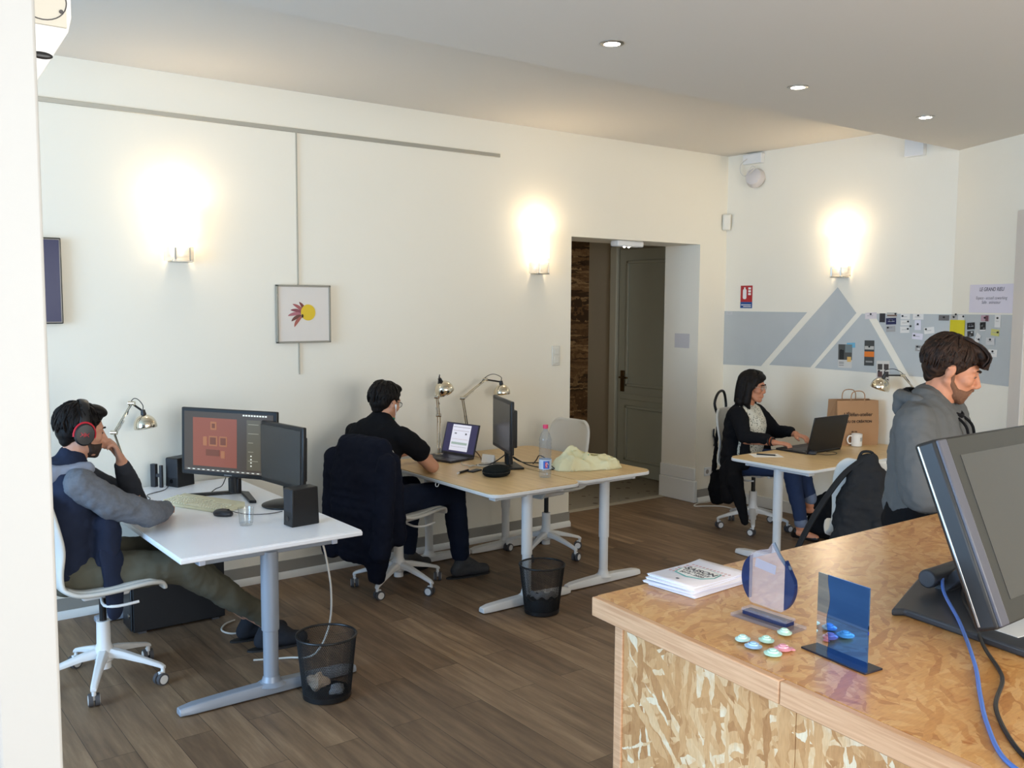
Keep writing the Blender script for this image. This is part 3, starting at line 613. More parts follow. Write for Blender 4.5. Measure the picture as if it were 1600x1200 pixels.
# ================================================================ swivel chairs (facing local +x)
def chair(lab, loc, rz, base_rz=.3, col=None, seat_z=0):
    t = thing('office_chair', lab, 'chair', loc, rz, 'white swivel chairs')
    prof = [(.235, .452, .20), (.225, .474, .215), (.15, .488, .235), (.03, .478, .242), (-.09, .474, .240), (-.165, .486, .235), (-.212, .53, .222), (-.232, .60, .205), (-.238, .68, .205), (-.252, .76, .210), (-.272, .85, .205), (-.288, .92, .185), (-.296, .955, .13)]
    P = smooth_path([V((x, 0, z)) for x, z, w in prof], 2); W = [prof[min(i//2, 12)][2]*(1-(i % 2)/2)+prof[min(i//2+1, 12)][2]*(i % 2)/2 for i in range(len(P))]
    n = len(P)
    def fn(u, v):
        i = min(int(round(u*(n-1))), n-1); p = P[i]; y = (v*2-1); up = max(0, min(1, (p.z-.5)/.2))
        w = W[i]; c = abs(y)**2.4
        if u < .5: off = V((0, 0, .022*c*(1 if u > .08 else .2)))
        else: off = V((.05*c*up, 0, 0))
        return V((p.x, w*y, p.z)) + off
    b = B(); b.grid(fn, n, 13); obj('seat_shell', b, shell_m, t, solid=.024, sub=1, fix=True)
    b = B(); b.grid(lambda u, v: fn(u*.44+.02, .06+.88*v)+V((0, 0, .012)), 12, 9); obj('seat_pad', b, shell_fab, t, solid=.02, sub=1)
    b = B(); b.box((.20, .16, .035), (-.0, 0, .445), taper=1.15); obj('seat_mechanism', b, white_met, t, bevel=.008)
    b = B(); b.tube([(-.02, -.07, .43), (-.03, -.16, .42), (.02, -.20, .418), (.11, -.205, .424)], .007, 8, sm=3); obj('height_lever', b, white_met, t)
    b = B(); b.cyl((0, 0, .27), (0, 0, .44), .016); obj('gas_spring', b, plas_black, t)
    b = B(); b.lathe([(0, .07), (.030, .07), (.030, .10), (.042, .11), (.044, .16), (.032, .19), (.030, .30), (.0, .30)], 24); obj('column', b, white_met, t)
    for k in range(5):
        a = base_rz + k*2*PI/5; d = V((math.cos(a), math.sin(a), 0)); e = V((-math.sin(a), math.cos(a), 0))
        rings = []
        for u, z, w, h in ((.02, .145, .026, .026), (.10, .135, .022, .019), (.20, .110, .018, .014), (.275, .088, .0155, .011), (.292, .078, .013, .010)):
            rings.append([d*u+e*w*s1+V((0, 0, z+h*s2)) for s1, s2 in ((-1, -.7), (1, -.7), (1, .4), (.6, 1), (-.6, 1), (-1, .4))])
        b = B(); b.rings(rings); b.cyl(d*.282+V((0, 0, .05)), d*.282+V((0, 0, .085)), .010, seg=10); leg = obj('leg', b, white_met, t, bevel=.003)
        ca = a + 1.0 + .8*k; cd_ = V((math.cos(ca), math.sin(ca), 0)); ce = V((-cd_.y, cd_.x, 0)); p = d*.282 + cd_*.012
        b = B()
        for s in (-1, 1):
            b.mi = 0; q = p+ce*s*.014+V((0, 0, .0285)); b.cyl(q-ce*.009, q+ce*.009, .0285, seg=20); b.mi = 1; b.cyl(q+ce*s*.0085, q+ce*s*.0105, .021, seg=16)
        b.mi = 1; b.box((.018, .018, .035), p+V((0, 0, .045)), (0, 0, ca))
        obj('caster', b, [rubber, white_met], leg)
    return t
chair('white swivel chair under the man wearing headphones', (-5.66, -1.08, 0), 0, .55)
chair('white swivel chair under the man in black, navy coat on its back', (-3.79, -.61, 0), .30, .9)
chair('empty white swivel chair behind the yellow cloth bag', (-2.53, -.54, 0), PI+.10, .35)
chair('white swivel chair the woman in the cardigan sits on', (-.69, -.92, 0), math.radians(-80), .2)
chair('white swivel chair with the dark grey backpack slung over it', (-1.86, -2.66, 0), math.radians(35), .5)

# ================================================================ waste bins of black wire mesh
wire = mat('black_wire_mesh', srgb(20, 20, 22), .5)
def bin_(lab, loc, R0, R1, H):
    t = thing('waste_bin', lab, 'waste bin', loc, 0, 'mesh waste bins')
    b = B(); n, m_ = 84, 34
    g = [[b.v(V(((R0+(R1-R0)*j/m_)*math.cos(2*PI*(i+.5*(j % 2))/n), (R0+(R1-R0)*j/m_)*math.sin(2*PI*(i+.5*(j % 2))/n), .02+(H-.02)*j/m_))) for i in range(n)] for j in range(m_+1)]
    for j in range(m_):
        for i in range(n):
            if j % 2 == 0: b.f([g[j][i], g[j][(i+1) % n], g[j+1][i]]); b.f([g[j][(i+1) % n], g[j+1][(i+1) % n], g[j+1][i]])
            else: b.f([g[j][i], g[j+1][(i+1) % n], g[j+1][i]]); b.f([g[j][i], g[j][(i+1) % n], g[j+1][(i+1) % n]])
    o = obj('mesh_wall', b, wire, t); m = o.modifiers.new('w', 'WIREFRAME'); m.thickness = .0021; m.use_even_offset = False
    b = B(); b.lathe([(0, .003), (R0-.002, .003), (R0+.002, .006), (R0+.003, .028), (R0-.001, .028), (R0-.003, .012), (0, .010)], 36); obj('base', b, plas_black, t)
    b = B(); b.tube([(R1*math.cos(2*PI*i/40), R1*math.sin(2*PI*i/40), H) for i in range(41)], .0055, 8); obj('rim', b, plas_black, t)
    return t
def crumple(name, lab, loc, r, col, seed, cat='crumpled paper', grp='crumpled papers in the near bin', flat=.8):
    b = B(); rr = random.Random(seed); b.ell((0, 0, 0), (r, r*.9, r*flat), seg=16)
    for v_ in b.bm.verts: v_.co *= 1+.55*noise.noise(v_.co*26+V((seed, 0, 0)))+.2*noise.noise(v_.co*60)
    mn = min(v_.co.z for v_ in b.bm.verts)
    for v_ in b.bm.verts: v_.co.z -= mn
    o = obj(name, b, mat('crumple_%d' % seed, col, .8), smooth=None); o.location = loc
    return props(o, lab, cat, grp)
bin_('black mesh waste bin by the white desk, with crumpled paper inside', (-4.885, -1.845, 0), .108, .135, .29)
crumple('crumpled_paper', 'crumpled light brown paper ball on the left in the near bin', (-4.905, -1.795, .015), .045, srgb(196, 176, 156), 3)
crumple('crumpled_paper', 'grey crumpled wrapper on the right in the near bin', (-4.855, -1.88, .014), .038, srgb(140, 140, 142), 5, flat=.5)
bin_('black mesh waste bin under the birch desk front', (-3.36, -1.52, 0), .100, .132, .285)
t = thing('bin_liner', 'folded dark liner in the bottom of the far bin', 'bin liner', (-3.36, -1.52, .014))
b = B(); b.lathe([(0, 0), (.088, .0), (.092, .04), (.086, .075), (.05, .06), (0, .055)], 24); 
for v_ in b.bm.verts: v_.co.z *= 1+.3*noise.noise(v_.co*25)
obj('liner', b, mat('dark_liner', srgb(30, 30, 32), .6), t)
b = B(); b.grid(lambda u, v: V((.106*math.cos(-2.9+1.6*u), .106*math.sin(-2.9+1.6*u), .10+.035*v+.008*math.sin(u*19))), 30, 3); obj('paper_cuff', b, mat('grey_paper_band', srgb(150, 146, 144), .7), t, solid=.001)

# ================================================================ monitors
def monitor(lab, base, c, wd, ht, az, stand='foot', tilt=0, scr=None, base_off=.12, group='desk monitors', bez=.022, dep=.045, mbody=None):
    """az: direction the screen faces"""
    t = thing('monitor', lab, 'monitor', base, az, group)
    mb = mbody or plas_black
    m = TR((c[0], c[1], c[2]), 0, tilt, 0)
    b = B(); b.M = m; b.box((dep*.5, wd, ht), (0, 0, 0)); b.box((dep, wd*.8, ht*.7), (-dep*.5, 0, -.01), taper=1); obj('casing', b, mb, t, bevel=.006)
    b = B(); b.M = m; b.box((.004, wd-2*bez, ht-2*bez), (dep*.25+.0005, 0, .002)); s = obj('screen', b, scr or screen_off, t)
    b = B(); b.cyl((c[0]-dep*.6, c[1], c[2]-.02), (c[0]-dep*.9, c[1], .02), .022, .028, 14); b.box((.03, .07, .08), (c[0]-dep*.9, c[1], .06)); obj('neck', b, mb, t, bevel=.004)
    if stand == 'disc': b = B(); b.lathe([(0, 0), (.125, 0), (.128, .008), (.10, .018), (.03, .026), (0, .026)], 36, TR((c[0]-dep*.5, c[1], 0))); 
    elif stand == 'vee':
        b = B()
        for s_ in (-1, 1):
            b.prism([(-.10, .02*s_-.03), (-.10, .02*s_+.03), (.085, s_*.21+.025), (.10, s_*.22-.02)] if s_ > 0 else [(-.10, -.05), (-.10, .01), (.10, -.20), (.085, -.235)], 0, .016)
    else: b = B(); b.box((.18, .24, .014), (c[0]-dep*.5, c[1], .007))
    obj('stand_base', b, mb, t, bevel=.004)
    return t, m, s
scr1 = mat('dark_editor_screen', srgb(52, 46, 40), .3, emis=srgb(70, 60, 52), es=.45)
az1 = math.radians(180+32)
t, m, s = monitor('large monitor showing a brick-red image beside the left speaker', (-4.88, -.65, DH), (.0, 0, .30), .635, .375, az1, 'vee', -.03, scr1)
red = mat('screen_red_image', srgb(112, 62, 46), .3, emis=srgb(128, 70, 54), es=.42)
def sp(nm, y0, y1, z0, z1, mt, x=.0145):
    # screen coordinates: y grows to the viewer's right, z up
    b = B(); b.M = m; b.bb(x-.0014, x, -y1 if False else y0, y1, z0, z1); return obj(nm, b, mt, s)
# the face looks along +x; the viewer's right is +y
sp('red_picture', -.235, .06, -.135, .135, red)
dk = mat('screen_brown', srgb(92, 52, 36), .3, emis=srgb(96, 54, 38), es=.45); gd = mat('screen_ochre', srgb(132, 84, 54), .3, emis=srgb(150, 96, 62), es=.42)
for a in ((-.115, -.075, .07, .115), (-.125, -.07, -.02, .035), (-.055, -.005, -.02, .035), (-.165, -.14, -.02, .03), (-.045, -.02, -.085, -.045)): sp('ochre_window', *a, gd, .0158)
for a in ((-.105, -.085, .08, .105), (-.118, -.078, -.012, .028), (-.048, -.012, -.012, .028), (-.145, -.055, -.075, -.04)): sp('dark_window', *a, dk, .0168)
pn = mat('screen_panel_grey', srgb(74, 68, 56), .3, emis=srgb(84, 78, 64), es=.45)
sp('tool_panel', .125, .215, -.14, .135, pn); sp('tool_panel', -.285, .285, -.160, -.150, mat('screen_status', srgb(70, 66, 62), .3, emis=srgb(90, 86, 82), es=.5))
lt_ = mat('screen_light_icon', srgb(190, 190, 180), .4, emis=srgb(190, 190, 180), es=.6)
for k in range(9): sp('icon', .10+.018*k, .112+.018*k, .155, .163, lt_, .0158)
rr = random.Random(2)
for k in range(16): sp('icon', -.27+.033*k, -.255+.033*k, -.157, -.153, lt_, .0158)
for k in range(5): sp('panel_line', .135, .135+rr.uniform(.03, .07), .11-.05*k, .113-.05*k, mat('screen_line', srgb(130, 124, 108), .4, emis=srgb(120, 114, 98), es=.5), .0158)
for k in range(4): sp('icon', .15, .158, -.065-.018*k, -.058-.018*k, lt_, .0158)
b = B(); b.M = m; b.box((.003, .05, .006), (.012, 0, -.178)); obj('maker_mark', b, mat('dull_silver_mark', srgb(120, 120, 122), .4), bpy.data.objects[t.name])
monitor('second monitor turned side-on with a dark screen, round foot', (-4.74, -1.03, DH), (0, 0, .275), .46, .33, math.radians(180+7), 'disc', -.02, mat('dark_glossy_screen', srgb(56, 54, 52), .25))
monitor('monitor with a dark screen standing side-on on the birch desk', (-3.09, -.77, DH), (0, 0, .285), .48, .345, math.radians(158), 'foot', 0, mat('dark_glossy_screen', srgb(56, 54, 52), .25))

# ================================================================ speakers, satellite, keyboard, mouse, glass
def speaker(lab, loc, rz, w, d, h, group='desk speakers'):
    t = thing('desk_speaker', lab, 'speaker', loc, rz, group)
    b = B(); b.box((d, w, h), (0, 0, h/2), taper=.94); obj('cabinet', b, plas_black, t, bevel=.005)
    b = B(); b.box((.004, w*.92, h*.94), (d*.475, 0, h/2), (0, -.03 if False else 0, 0)); obj('grille', b, plas_dark, t, bevel=.002)
    b = B(); b.cyl((d*.48+.001, 0, h*.2), (d*.48+.004, 0, h*.2), .012, seg=16); obj('knob', b, gloss_black, t)
    return t
speaker('black desk speaker in front of the side-on monitor, nearest the camera', (-4.83, -1.47, DH), math.radians(185), .085, .15, .185)
speaker('black desk speaker left of the large monitor', (-5.00, -.16, DH), math.radians(205), .10, .13, .17)
t = thing('webcam_stand', 'small black H-shaped stand beside the left speaker', 'stand', (-5.13, -.13, DH), math.radians(30))
b = B(); b.bb(-.008, .008, -.05, -.032, 0, .13); obj('upright', b, plas_dark, t, bevel=.002)
b = B(); b.bb(-.012, .012, -.005, .03, 0, .135); obj('upright', b, plas_dark, t, bevel=.002)
b = B(); b.bb(-.006, .006, -.033, -.004, .06, .078); obj('crossbar', b, plas_dark, t)
beige = mat('yellowed_beige_plastic', srgb(216, 213, 184), .5); key_m = mat('yellowed_keycap', srgb(228, 226, 202), .5)
kx = V((-4.90, -.90)) - V((-5.10, -.45)); ka = math.atan2(-.45, .20)
t = thing('keyboard', 'old yellowed beige keyboard with full number pad', 'keyboard', (-5.085, -.79, DH), ka)
b = B(); b.rings([[(-.225, -.085, 0), (.225, -.085, 0), (.225, .085, 0), (-.225, .085, 0)], [(-.225, -.085, .014), (.225, -.085, .014), (.225, .085, .032), (-.225, .085, .032)]]); obj('body', b, beige, t, bevel=.004)
kp = None; nk = 0
tilt = math.atan2(.018, .17)
for r in range(6):
    x = -.212
    while x < .205:
        w = .017
        if r == 0 and -.045 < x < .055: w = .10
        elif (r in (1, 2, 3) and x < -.2): w = .026
        if .085 < x < .093 or .148 < x < .154: x += .0075; continue
        if nk >= 99: break
        if kp is None or abs(w-.017) > .001:
            b = B(); b.box((w-.002, .0165, .009), (0, 0, .0045), taper=.78); k_ = obj('key', b, key_m, t, smooth=None)
            if kp is None: kp = k_
        else: k_ = kp.copy(); COL.objects.link(k_); k_.parent = t
        yy = -.068 + r*.0215 + (.008 if r == 5 else 0)
        k_.location = (x+w/2, yy, .015+(yy+.085)*math.tan(tilt)); k_.rotation_euler = (tilt, 0, 0); nk += 1
        x += w+.002
def mouse(lab, loc, rz, s=1.0):
    t = thing('computer_mouse', lab, 'mouse', loc, rz, 'computer mice')
    b = B(); b.ell((0, 0, .012), (.056*s, .032*s, .024*s), seg=24)
    for v_ in b.bm.verts: v_.co.z = max(0, v_.co.z)
    obj('shell', b, plas_dark, t)
    b = B(); b.cyl((.030*s, -.004, .030*s), (.030*s, .004, .030*s), .007, seg=14); obj('scroll_wheel', b, plas_black, t)
    return t
mouse('black mouse between the keyboard and the drinking glass', (-5.075, -1.075, DH), math.radians(-55))
mouse('black mouse under the woman\'s hand', (-.955, -1.63, DH), math.radians(-95), .9)
glass = thin_glass('clear_glass', (.95, .96, .96, 1), .06)
b = B(); b.lathe([(0, .002), (.029, .002), (.031, .012), (.037, .085), (.0385, .088), (.0375, .085), (.0325, .014), (0, .012)], 32); o = props(obj('drinking_glass', b, glass), 'clear drinking glass on the white desk by the mouse', 'glass'); o.location = (-5.06, -1.345, DH+.001)

# ================================================================ articulated chrome lamps
def arm_lamp(lab, loc, pts, head, hdir, hr=.062, group='nickel desk lamps', springs=True):
    """pts: base, elbow, top joint (local); head: dome centre; hdir: direction the dome opens"""
    t = thing('desk_lamp', lab, 'lamp', loc, 0, group)
    P = [V(p) for p in pts]
    b = B(); b.box((.05, .04, .02), (0, 0, .010)); b.cyl((0, 0, .02), P[0], .009, seg=12); b.cyl((-.035, 0, .004), (.035, 0, .004), .008, seg=10); obj('clamp', b, chrome, t, bevel=.003)
    for a, c_ in zip(P, P[1:]):
        d = (c_-a).normalized(); e = d.cross(V((0, 0, 1)));
        if e.length < .1: e = V((1, 0, 0))
        e.normalize(); b = B()
        for s in (-1, 1): b.cyl(a+e*s*.011, c_+e*s*.011, .0042, seg=8)
        arm = obj('arm', b, chrome, t)
        if springs:
            b = B(); q = d.cross(e)*.012; L = (c_-a).length*.45; n = 60
            b.tube([a+q+d*L*(k/n)+e*.0055*math.cos(k*1.3)+q.normalized()*.0055*math.sin(k*1.3) for k in range(n)], .0016, 5); obj('spring', b, steel, arm)
    b = B()
    for p in P[1:]: 
        e = V((.6, -.5, 0)).normalized(); b = B(); b.cyl(p-e*.018, p+e*.018, .012, seg=14); obj('joint', b, chrome, t)
    hd = V(hdir).normalized(); hc = V(head)
    x, y, z = basis(hd); m = M((x, y, z)).transposed().to_4x4(); m.translation = hc
    b = B(); n = 12; b.rings([[m @ V((hr*math.sin(PI/2*j/n)*math.cos(2*PI*i/32), hr*math.sin(PI/2*j/n)*math.sin(2*PI*i/32), hr*.15-hr*1.05*math.cos(PI/2*j/n))) for i in range(32)] for j in range(1, n+1)] + [[m @ V((hr*1.0*math.cos(2*PI*i/32), hr*1.0*math.sin(2*PI*i/32), hr*.35)) for i in range(32)]], True, False)
    sh = obj('lamp_shade', b, chrome, t, solid=.002)
    b = B(); b.ell(hc+hd*hr*.05, (hr*.45,)*3); obj('bulb', b, mat('opal_bulb', srgb(230, 228, 220), .4), sh)
    b = B(); b.cyl(hc-hd*hr*.85, hc-hd*hr*1.35, .016, .012, 14); b.cyl(P[-1], hc-hd*hr*1.2, .006, seg=8); obj('lamp_socket', b, plas_black, t)
    b = B(); q = hc-hd*hr*1.3; b.tube([q, q+V((0, 0, .03)), (P[-1]+q)/2+V((0, 0, .045)), P[-1]+V((0, 0, .015)), P[-1]*.6+P[-2]*.4+V((.015, 0, .0))], .0025, 6, sm=5); obj('flex', b, plas_black, t)
    return t
arm_lamp('nickel arm lamp behind the man in headphones', (-5.27, -.16, DH), [(.0, 0, .05), (-.09, 0, .34), (.01, .0, .50)], (.075, -.02, .378), (.12, -.05, -1))
arm_lamp('tall upright nickel arm lamp behind the open laptop', (-3.20, -.16, DH), [(0, 0, .06), (.0, 0, .29), (-.015, 0, .42)], (.03, -.02, .475), (.5, .1, -.9), .066)
arm_lamp('nickel arm lamp reaching over the side-on monitor from behind the laptop', (-2.93, -.16, DH), [(.0, 0, .04), (-.07, 0, .40), (.13, .0, .525)], (.265, -.02, .43), (.05, -.1, -1), .06)
arm_lamp('nickel arm lamp in front of the paper bag on the woman\'s desk', (-.10, -1.92, DH), [(.0, 0, .04), (.02, -.02, .42), (-.02, .09, .55)], (-.13, .20, .47), (-.1, .3, -1), .07)

# ================================================================ laptops
def laptop(lab, loc, rz, w, d, ang, h, body_m, scr_m, group='open laptops', screen=True):
    """hinge at local x=+d/2, user at -x; ang: lean-back from vertical"""
    t = thing('laptop', lab, 'laptop', loc, rz, group)
    b = B(); b.box((d, w, .016), (0, 0, .008)); base = obj('base', b, body_m, t, bevel=.003)
    b = B(); b.box((d*.42, w*.86, .0015), (.02, 0, .0166)); obj('keyboard', b, plas_black, base)
    b = B(); b.box((d*.24, w*.3, .001), (-d*.32, 0, .0165)); obj('touchpad', b, plas_dark, base)
    m = TR((d/2, 0, .014), 0, ang, 0)
    b = B(); b.M = m; b.box((.009, w, h), (0, 0, h/2)); lid = obj('lid', b, body_m, t, bevel=.003)
    b = B(); b.M = m; b.box((.001, w*.94, h*.9), (-.005, 0, h*.52)); obj('screen', b, scr_m, lid)
    b = B(); b.cyl((d/2, -w*.4, .012), (d/2, w*.4, .012), .008, seg=12); obj('hinge', b, plas_black, t)
    return t, m, lid
dark_alu = mat('dark_grey_laptop', srgb(58, 56, 62), .4, metal=.2)
t, m, lid = laptop('open dark laptop with a white page on screen, used by the man in black', (-3.22, -.28, DH), math.radians(12), .32, .23, .28, .225, dark_alu, mat('laptop_screen_indigo', srgb(40, 38, 62), .3, emis=srgb(52, 50, 82), es=.5))
pg = mat('screen_page', srgb(196, 196, 206), .4, emis=srgb(206, 206, 218), es=.5)
b = B(); b.M = m; b.box((.001, .175, .185), (-.0062, -.0, .12)); obj('page', b, pg, lid)
for k, (y, z, w, h, c_) in enumerate([(0, .195, .16, .003, srgb(120, 116, 128)), (0, .17, .15, .003, srgb(160, 150, 160)), (.05, .15, .02, .01, srgb(110, 110, 118)), (-.05, .15, .015, .012, srgb(80, 80, 88)), (0, .11, .15, .002, srgb(170, 150, 150)), (0, .08, .15, .016, srgb(150, 166, 160)), (0, .055, .15, .002, srgb(150, 150, 160))]):
    b = B(); b.M = m; b.box((.001, w, h), (-.0072, y, z)); obj('page_line', b, mat('page_line_%d' % k, c_, .5, emis=c_, es=.45), lid)
laptop('open black laptop seen from behind on the woman\'s desk', (-.785, -1.49, DH), math.radians(-90), .42, .27, .22, .265, plas_black, mat('bright_page_screen', srgb(190, 196, 210), .4, emis=srgb(190, 196, 210), es=.8))
# ================================================================ people
skin1 = mat('skin_tan', srgb(190, 138, 112), .55, bump=.08, bscale=120)
skin2 = mat('skin_olive', srgb(198, 146, 118), .55, bump=.08, bscale=120)
skin3 = mat('skin_rosy', srgb(190, 128, 96), .55, bump=.08, bscale=120)
def hair_mat(name, c1, c2):
    m, nt, p, N, L = nodes(name); tc = N('TexCoord'); mp = N('Mapping'); mp.inputs['Scale'].default_value = (30, 110, 26); L(tc.outputs['Object'], mp.inputs[0])
    ns = N('TexNoise'); ns.inputs['Scale'].default_value = 1.5; ns.inputs['Detail'].default_value = 4; L(mp.outputs[0], ns.inputs['Vector'])
    cr = N('ValToRGB'); ramp(cr, [(.35, c1), (.7, c2)]); L(ns.outputs['Fac'], cr.inputs[0]); L(cr.outputs[0], p.inputs['Base Color']); p.inputs['Roughness'].default_value = .6; p.inputs['Specular IOR Level'].default_value = .2
    b_ = N('Bump'); b_.inputs['Strength'].default_value = .5; b_.inputs['Distance'].default_value = .004; L(ns.outputs['Fac'], b_.inputs['Height']); L(b_.outputs[0], p.inputs['Normal']); return m
hair_black = hair_mat('near_black_hair', srgb(9, 7, 7), srgb(26, 20, 18))
hair_brown = hair_mat('dark_brown_hair', srgb(24, 15, 10), srgb(62, 41, 28))
eye_w = mat('eye_white', srgb(214, 206, 198), .25); eye_d = mat('eye_dark', srgb(38, 28, 22), .15)

def head_blobs(b, m, jaw=1.0, nose=1.0, w=1.0):
    E_ = lambda c, r, rot=(0, 0, 0): b.ell(c, r, rot, 20, m)
    K = lambda p, r0, q, r1: b.caps(p, r0, q, r1, 10, m)
    E_((-.014, 0, .030), (.097, .075*w, .090))
    E_((.030, 0, .010), (.062, .064*w, .075)); E_((.036, 0, -.045), (.056*jaw, .054*w, .064))
    K((.068, -.008, -.098), .020, (.068, .008, -.098), .020)
    for s in (-1, 1):
        K((-.004, s*.058*w, -.045), .022, (.055, s*.026, -.092), .020)      # jaw line
        E_((.056, s*.036, -.022), (.030, .026, .026))                        # cheek
        K((.082, s*.012, .024), .012, (.068, s*.048, .024), .012)            # brow ridge
        E_((-.008, s*.078*w, -.008), (.018, .009, .030), (0, .2, s*.35)); K((-.004, s*.080*w, .014), .006, (-.020, s*.086*w, .004), .006)
        E_((.100*nose, s*.0115, -.036), (.012, .009, .009))
        E_((.070, s*.033, .004), (.015, .017, .011))                         # closed lid volume
    K((.086, 0, .012), .009, (.110*nose, 0, -.028), .0115); E_((.108*nose, 0, -.033), (.011, .010, .009))
    K((.086, -.017, -.062), .0075, (.086, .017, -.062), .0075); E_((.092, 0, -.061), (.008, .014, .006))
    E_((.088, 0, -.074), (.009, .016, .0075)); E_((.060, 0, -.060), (.034, .034, .026))
def hand(b, wr, dr, nm, side, curl=.5, spread=.12, m=None, sc=1.0, curls=None):
    """wr wrist, dr pointing direction, nm back-of-hand normal, side +1: thumb toward nm x dr"""
    dr = V(dr).normalized(); nm = V(nm); nm = (nm-dr*nm.dot(dr)).normalized(); lt = nm.cross(dr)*side; wr = V(wr)
    P = lambda f, l, n: wr + (dr*f + lt*l + nm*n)*sc
    for l in (-.026, -.009, .009, .026): b.caps(P(.012, l*.7, 0), .014*sc, P(.078, l*1.02, 0), .0115*sc, 8)
    b.caps(P(-.02, 0, 0), .022*sc, P(.02, 0, 0), .021*sc, 10)
    for k, (l, L) in enumerate(((.029, .068), (.010, .077), (-.010, .072), (-.028, .056))):
        c_ = (curls[k] if curls else curl + .08*k); f0, n0 = .082, 0; ang = c_*.35; r = .0098
        sp_ = l*spread*6
        for seg_, fr in enumerate((.45, .32, .25)):
            a = ang; f1 = f0+L*fr*math.cos(a); n1 = n0-L*fr*math.sin(a)
            b.caps(P(f0, l+sp_*(f0-.082), n0), r*sc, P(f1, l+sp_*(f1-.082), n1), (r-.0009)*sc, 8); f0, n0 = f1, n1; r -= .0009; ang += c_*(.9 if seg_ == 0 else .7)
    b.caps(P(.018, .028, -.006), .014*sc, P(.048, .048, -.016), .0115*sc, 8); b.caps(P(.048, .048, -.016), .0112*sc, P(.078, .052-.012*curl, -.024-.01*curl), .0095*sc, 8)
def torso(b, pts, k=1.0, n=5, lat=V((0, 1, 0))):
    """pts: (x,y,z, halfwidth, radius, [lateral vector]) ; elliptical trunk from pelvis to neck"""
    for i in range(len(pts)-1):
        a, c_ = pts[i], pts[i+1]
        for j in range(n+1):
            t = j/n; q = [a[x]+(c_[x]-a[x])*t for x in range(5)]; r = q[4]*k; w = max(.001, q[3]*k-r)
            b.caps(V(q[:3])-lat*w, r, V(q[:3])+lat*w, r, 14)
def limb(b, pts, seg=14):
    for (p, r), (q, s) in zip(pts, pts[1:]): b.caps(p, r, q, s, seg)
def head_mat(c, yaw=0, pitch=0, roll=0): return M.Translation(V(c)) @ M.Rotation(yaw, 4, 'Z') @ M.Rotation(pitch, 4, 'Y') @ M.Rotation(roll, 4, 'X')
def face_parts(root, m, brow_m, w=1.0, lid=True):
    for s in (-1, 1):
        dz = -.003 if lid else 0
        b = B(); b.ell((.0765, s*.032, .002+dz), (.0092, .0122, .0050 if not lid else .0036), (0, 0, 0), 14, m); e = obj('eye', b, eye_w, root)
        b = B(); b.ell((.0825, s*.031, .001+dz), (.0042, .0056, .0046 if not lid else .0032), (0, 0, 0), 12, m); obj('iris', b, eye_d, e)
        b = B(); b.tube([m @ V((.0875, s*.019, .003+dz)), m @ V((.0888, s*.031, .0065+dz)), m @ V((.0815, s*.044, .002+dz))], .0013, 6, sm=4); obj('eyelashes', b, eye_d, root)
        b = B(); b.tube([m @ V((.0955, s*.013, .0215)), m @ V((.0925, s*.030, .0275)), m @ V((.078, s*.051, .0235))], lambda t: .0052*math.sin(PI*(.15+.75*t)), 8, sm=4, flat=.8); obj('eyebrow', b, brow_m, root)
def locks(b, m, n, fn, r=.006, seg=5):
    for k in range(n):
        pts, rad = fn(k)
        b.tube([m @ V(p) for p in pts], (lambda t, rad=rad: rad*(.25+1.1*math.sin(PI*(.12+.80*t)))), seg, sm=3, flat=.55, up=(m.to_3x3() @ V((0, 0, 1))))
def hair_short(root, m, material, seed, name='hair', w=1.0, back=-.055, vol=1.0, front=.0, n=260, messy=.5, fringe=0.0):
    rr = random.Random(seed)
    b = B()
    b.ell((-.022, 0, .042), (.100*vol, .083*w*vol, .092*vol), (0, 0, 0), 20, m)
    b.ell((-.050, 0, -.004), (.064, .072*w, .060), (0, 0, 0), 16, m); b.ell((-.062, 0, -.045), (.030, .050*w, .035), (0, 0, 0), 12, m)
    for s in (-1, 1): b.ell((-.004, s*.066*w, .036), (.048, .015, .040), (0, 0, 0), 12, m); b.caps((.012, s*.074*w, .03), .008, (.010, s*.076*w, -.004), .005, 8, m)
    if front: b.ell((.052, 0, .098), (.052, .062, .030), (0, .2, 0), 16, m); 
    if fringe: b.ell((.078, .0, .082), (.042, .062, .028), (0, .55, 0), 16, m); b.ell((.100, -.005, .056), (.018, .048, .020), (0, .5, 0), 14, m)
    base = obj(name, b, material, root, remesh=.006, sm=4)
    b = B()
    def one(k):
        az = rr.uniform(-PI, PI); cz = rr.uniform(.02, 1.0)
        el = math.acos(cz)                       # polar angle from the crown
        def S(e, a, o): return V((-.022+(.099*vol+o)*math.sin(e)*math.cos(a), (.081*w*vol+o)*math.sin(e)*math.sin(a), .040+(.092*vol+o)*math.cos(e)))
        dirf = 1 if abs(az) < 1.2 else 1
        ln = rr.uniform(.45, .75); da = rr.uniform(-.25, .25)*messy*2
        o1 = rr.uniform(.003, .012)*(.4+messy)
        e1 = min(el+ln, 1.42 if abs(az) < .9 else (1.75 if abs(az) < 1.9 else 2.15))
        if abs(az) < .8 and not fringe: e1 = min(e1, 1.02)
        return [S(el, az, .001), S((el+e1)/2, az+da*.5, .005), S(e1, az+da, o1)], rr.uniform(.004, .0075)
    locks(b, m, n, one)
    if fringe:
        def fr(k):
            y0 = rr.uniform(-.055, .055); y1 = y0*1.15+rr.uniform(-.02, .02); d = rr.uniform(0, .018)
            return [(-.02, y0*.6, .130+rr.uniform(-.004, .004)), (.050, y0*.9, .118+d*.3), (.095+d*.5, y1, .090), (.112+d*.5-abs(y1)*.35, y1, .052-d*.7)], rr.uniform(.003, .0055)
        locks(b, m, 190, fr)
    obj('hair_locks', b, material, base)
    return base
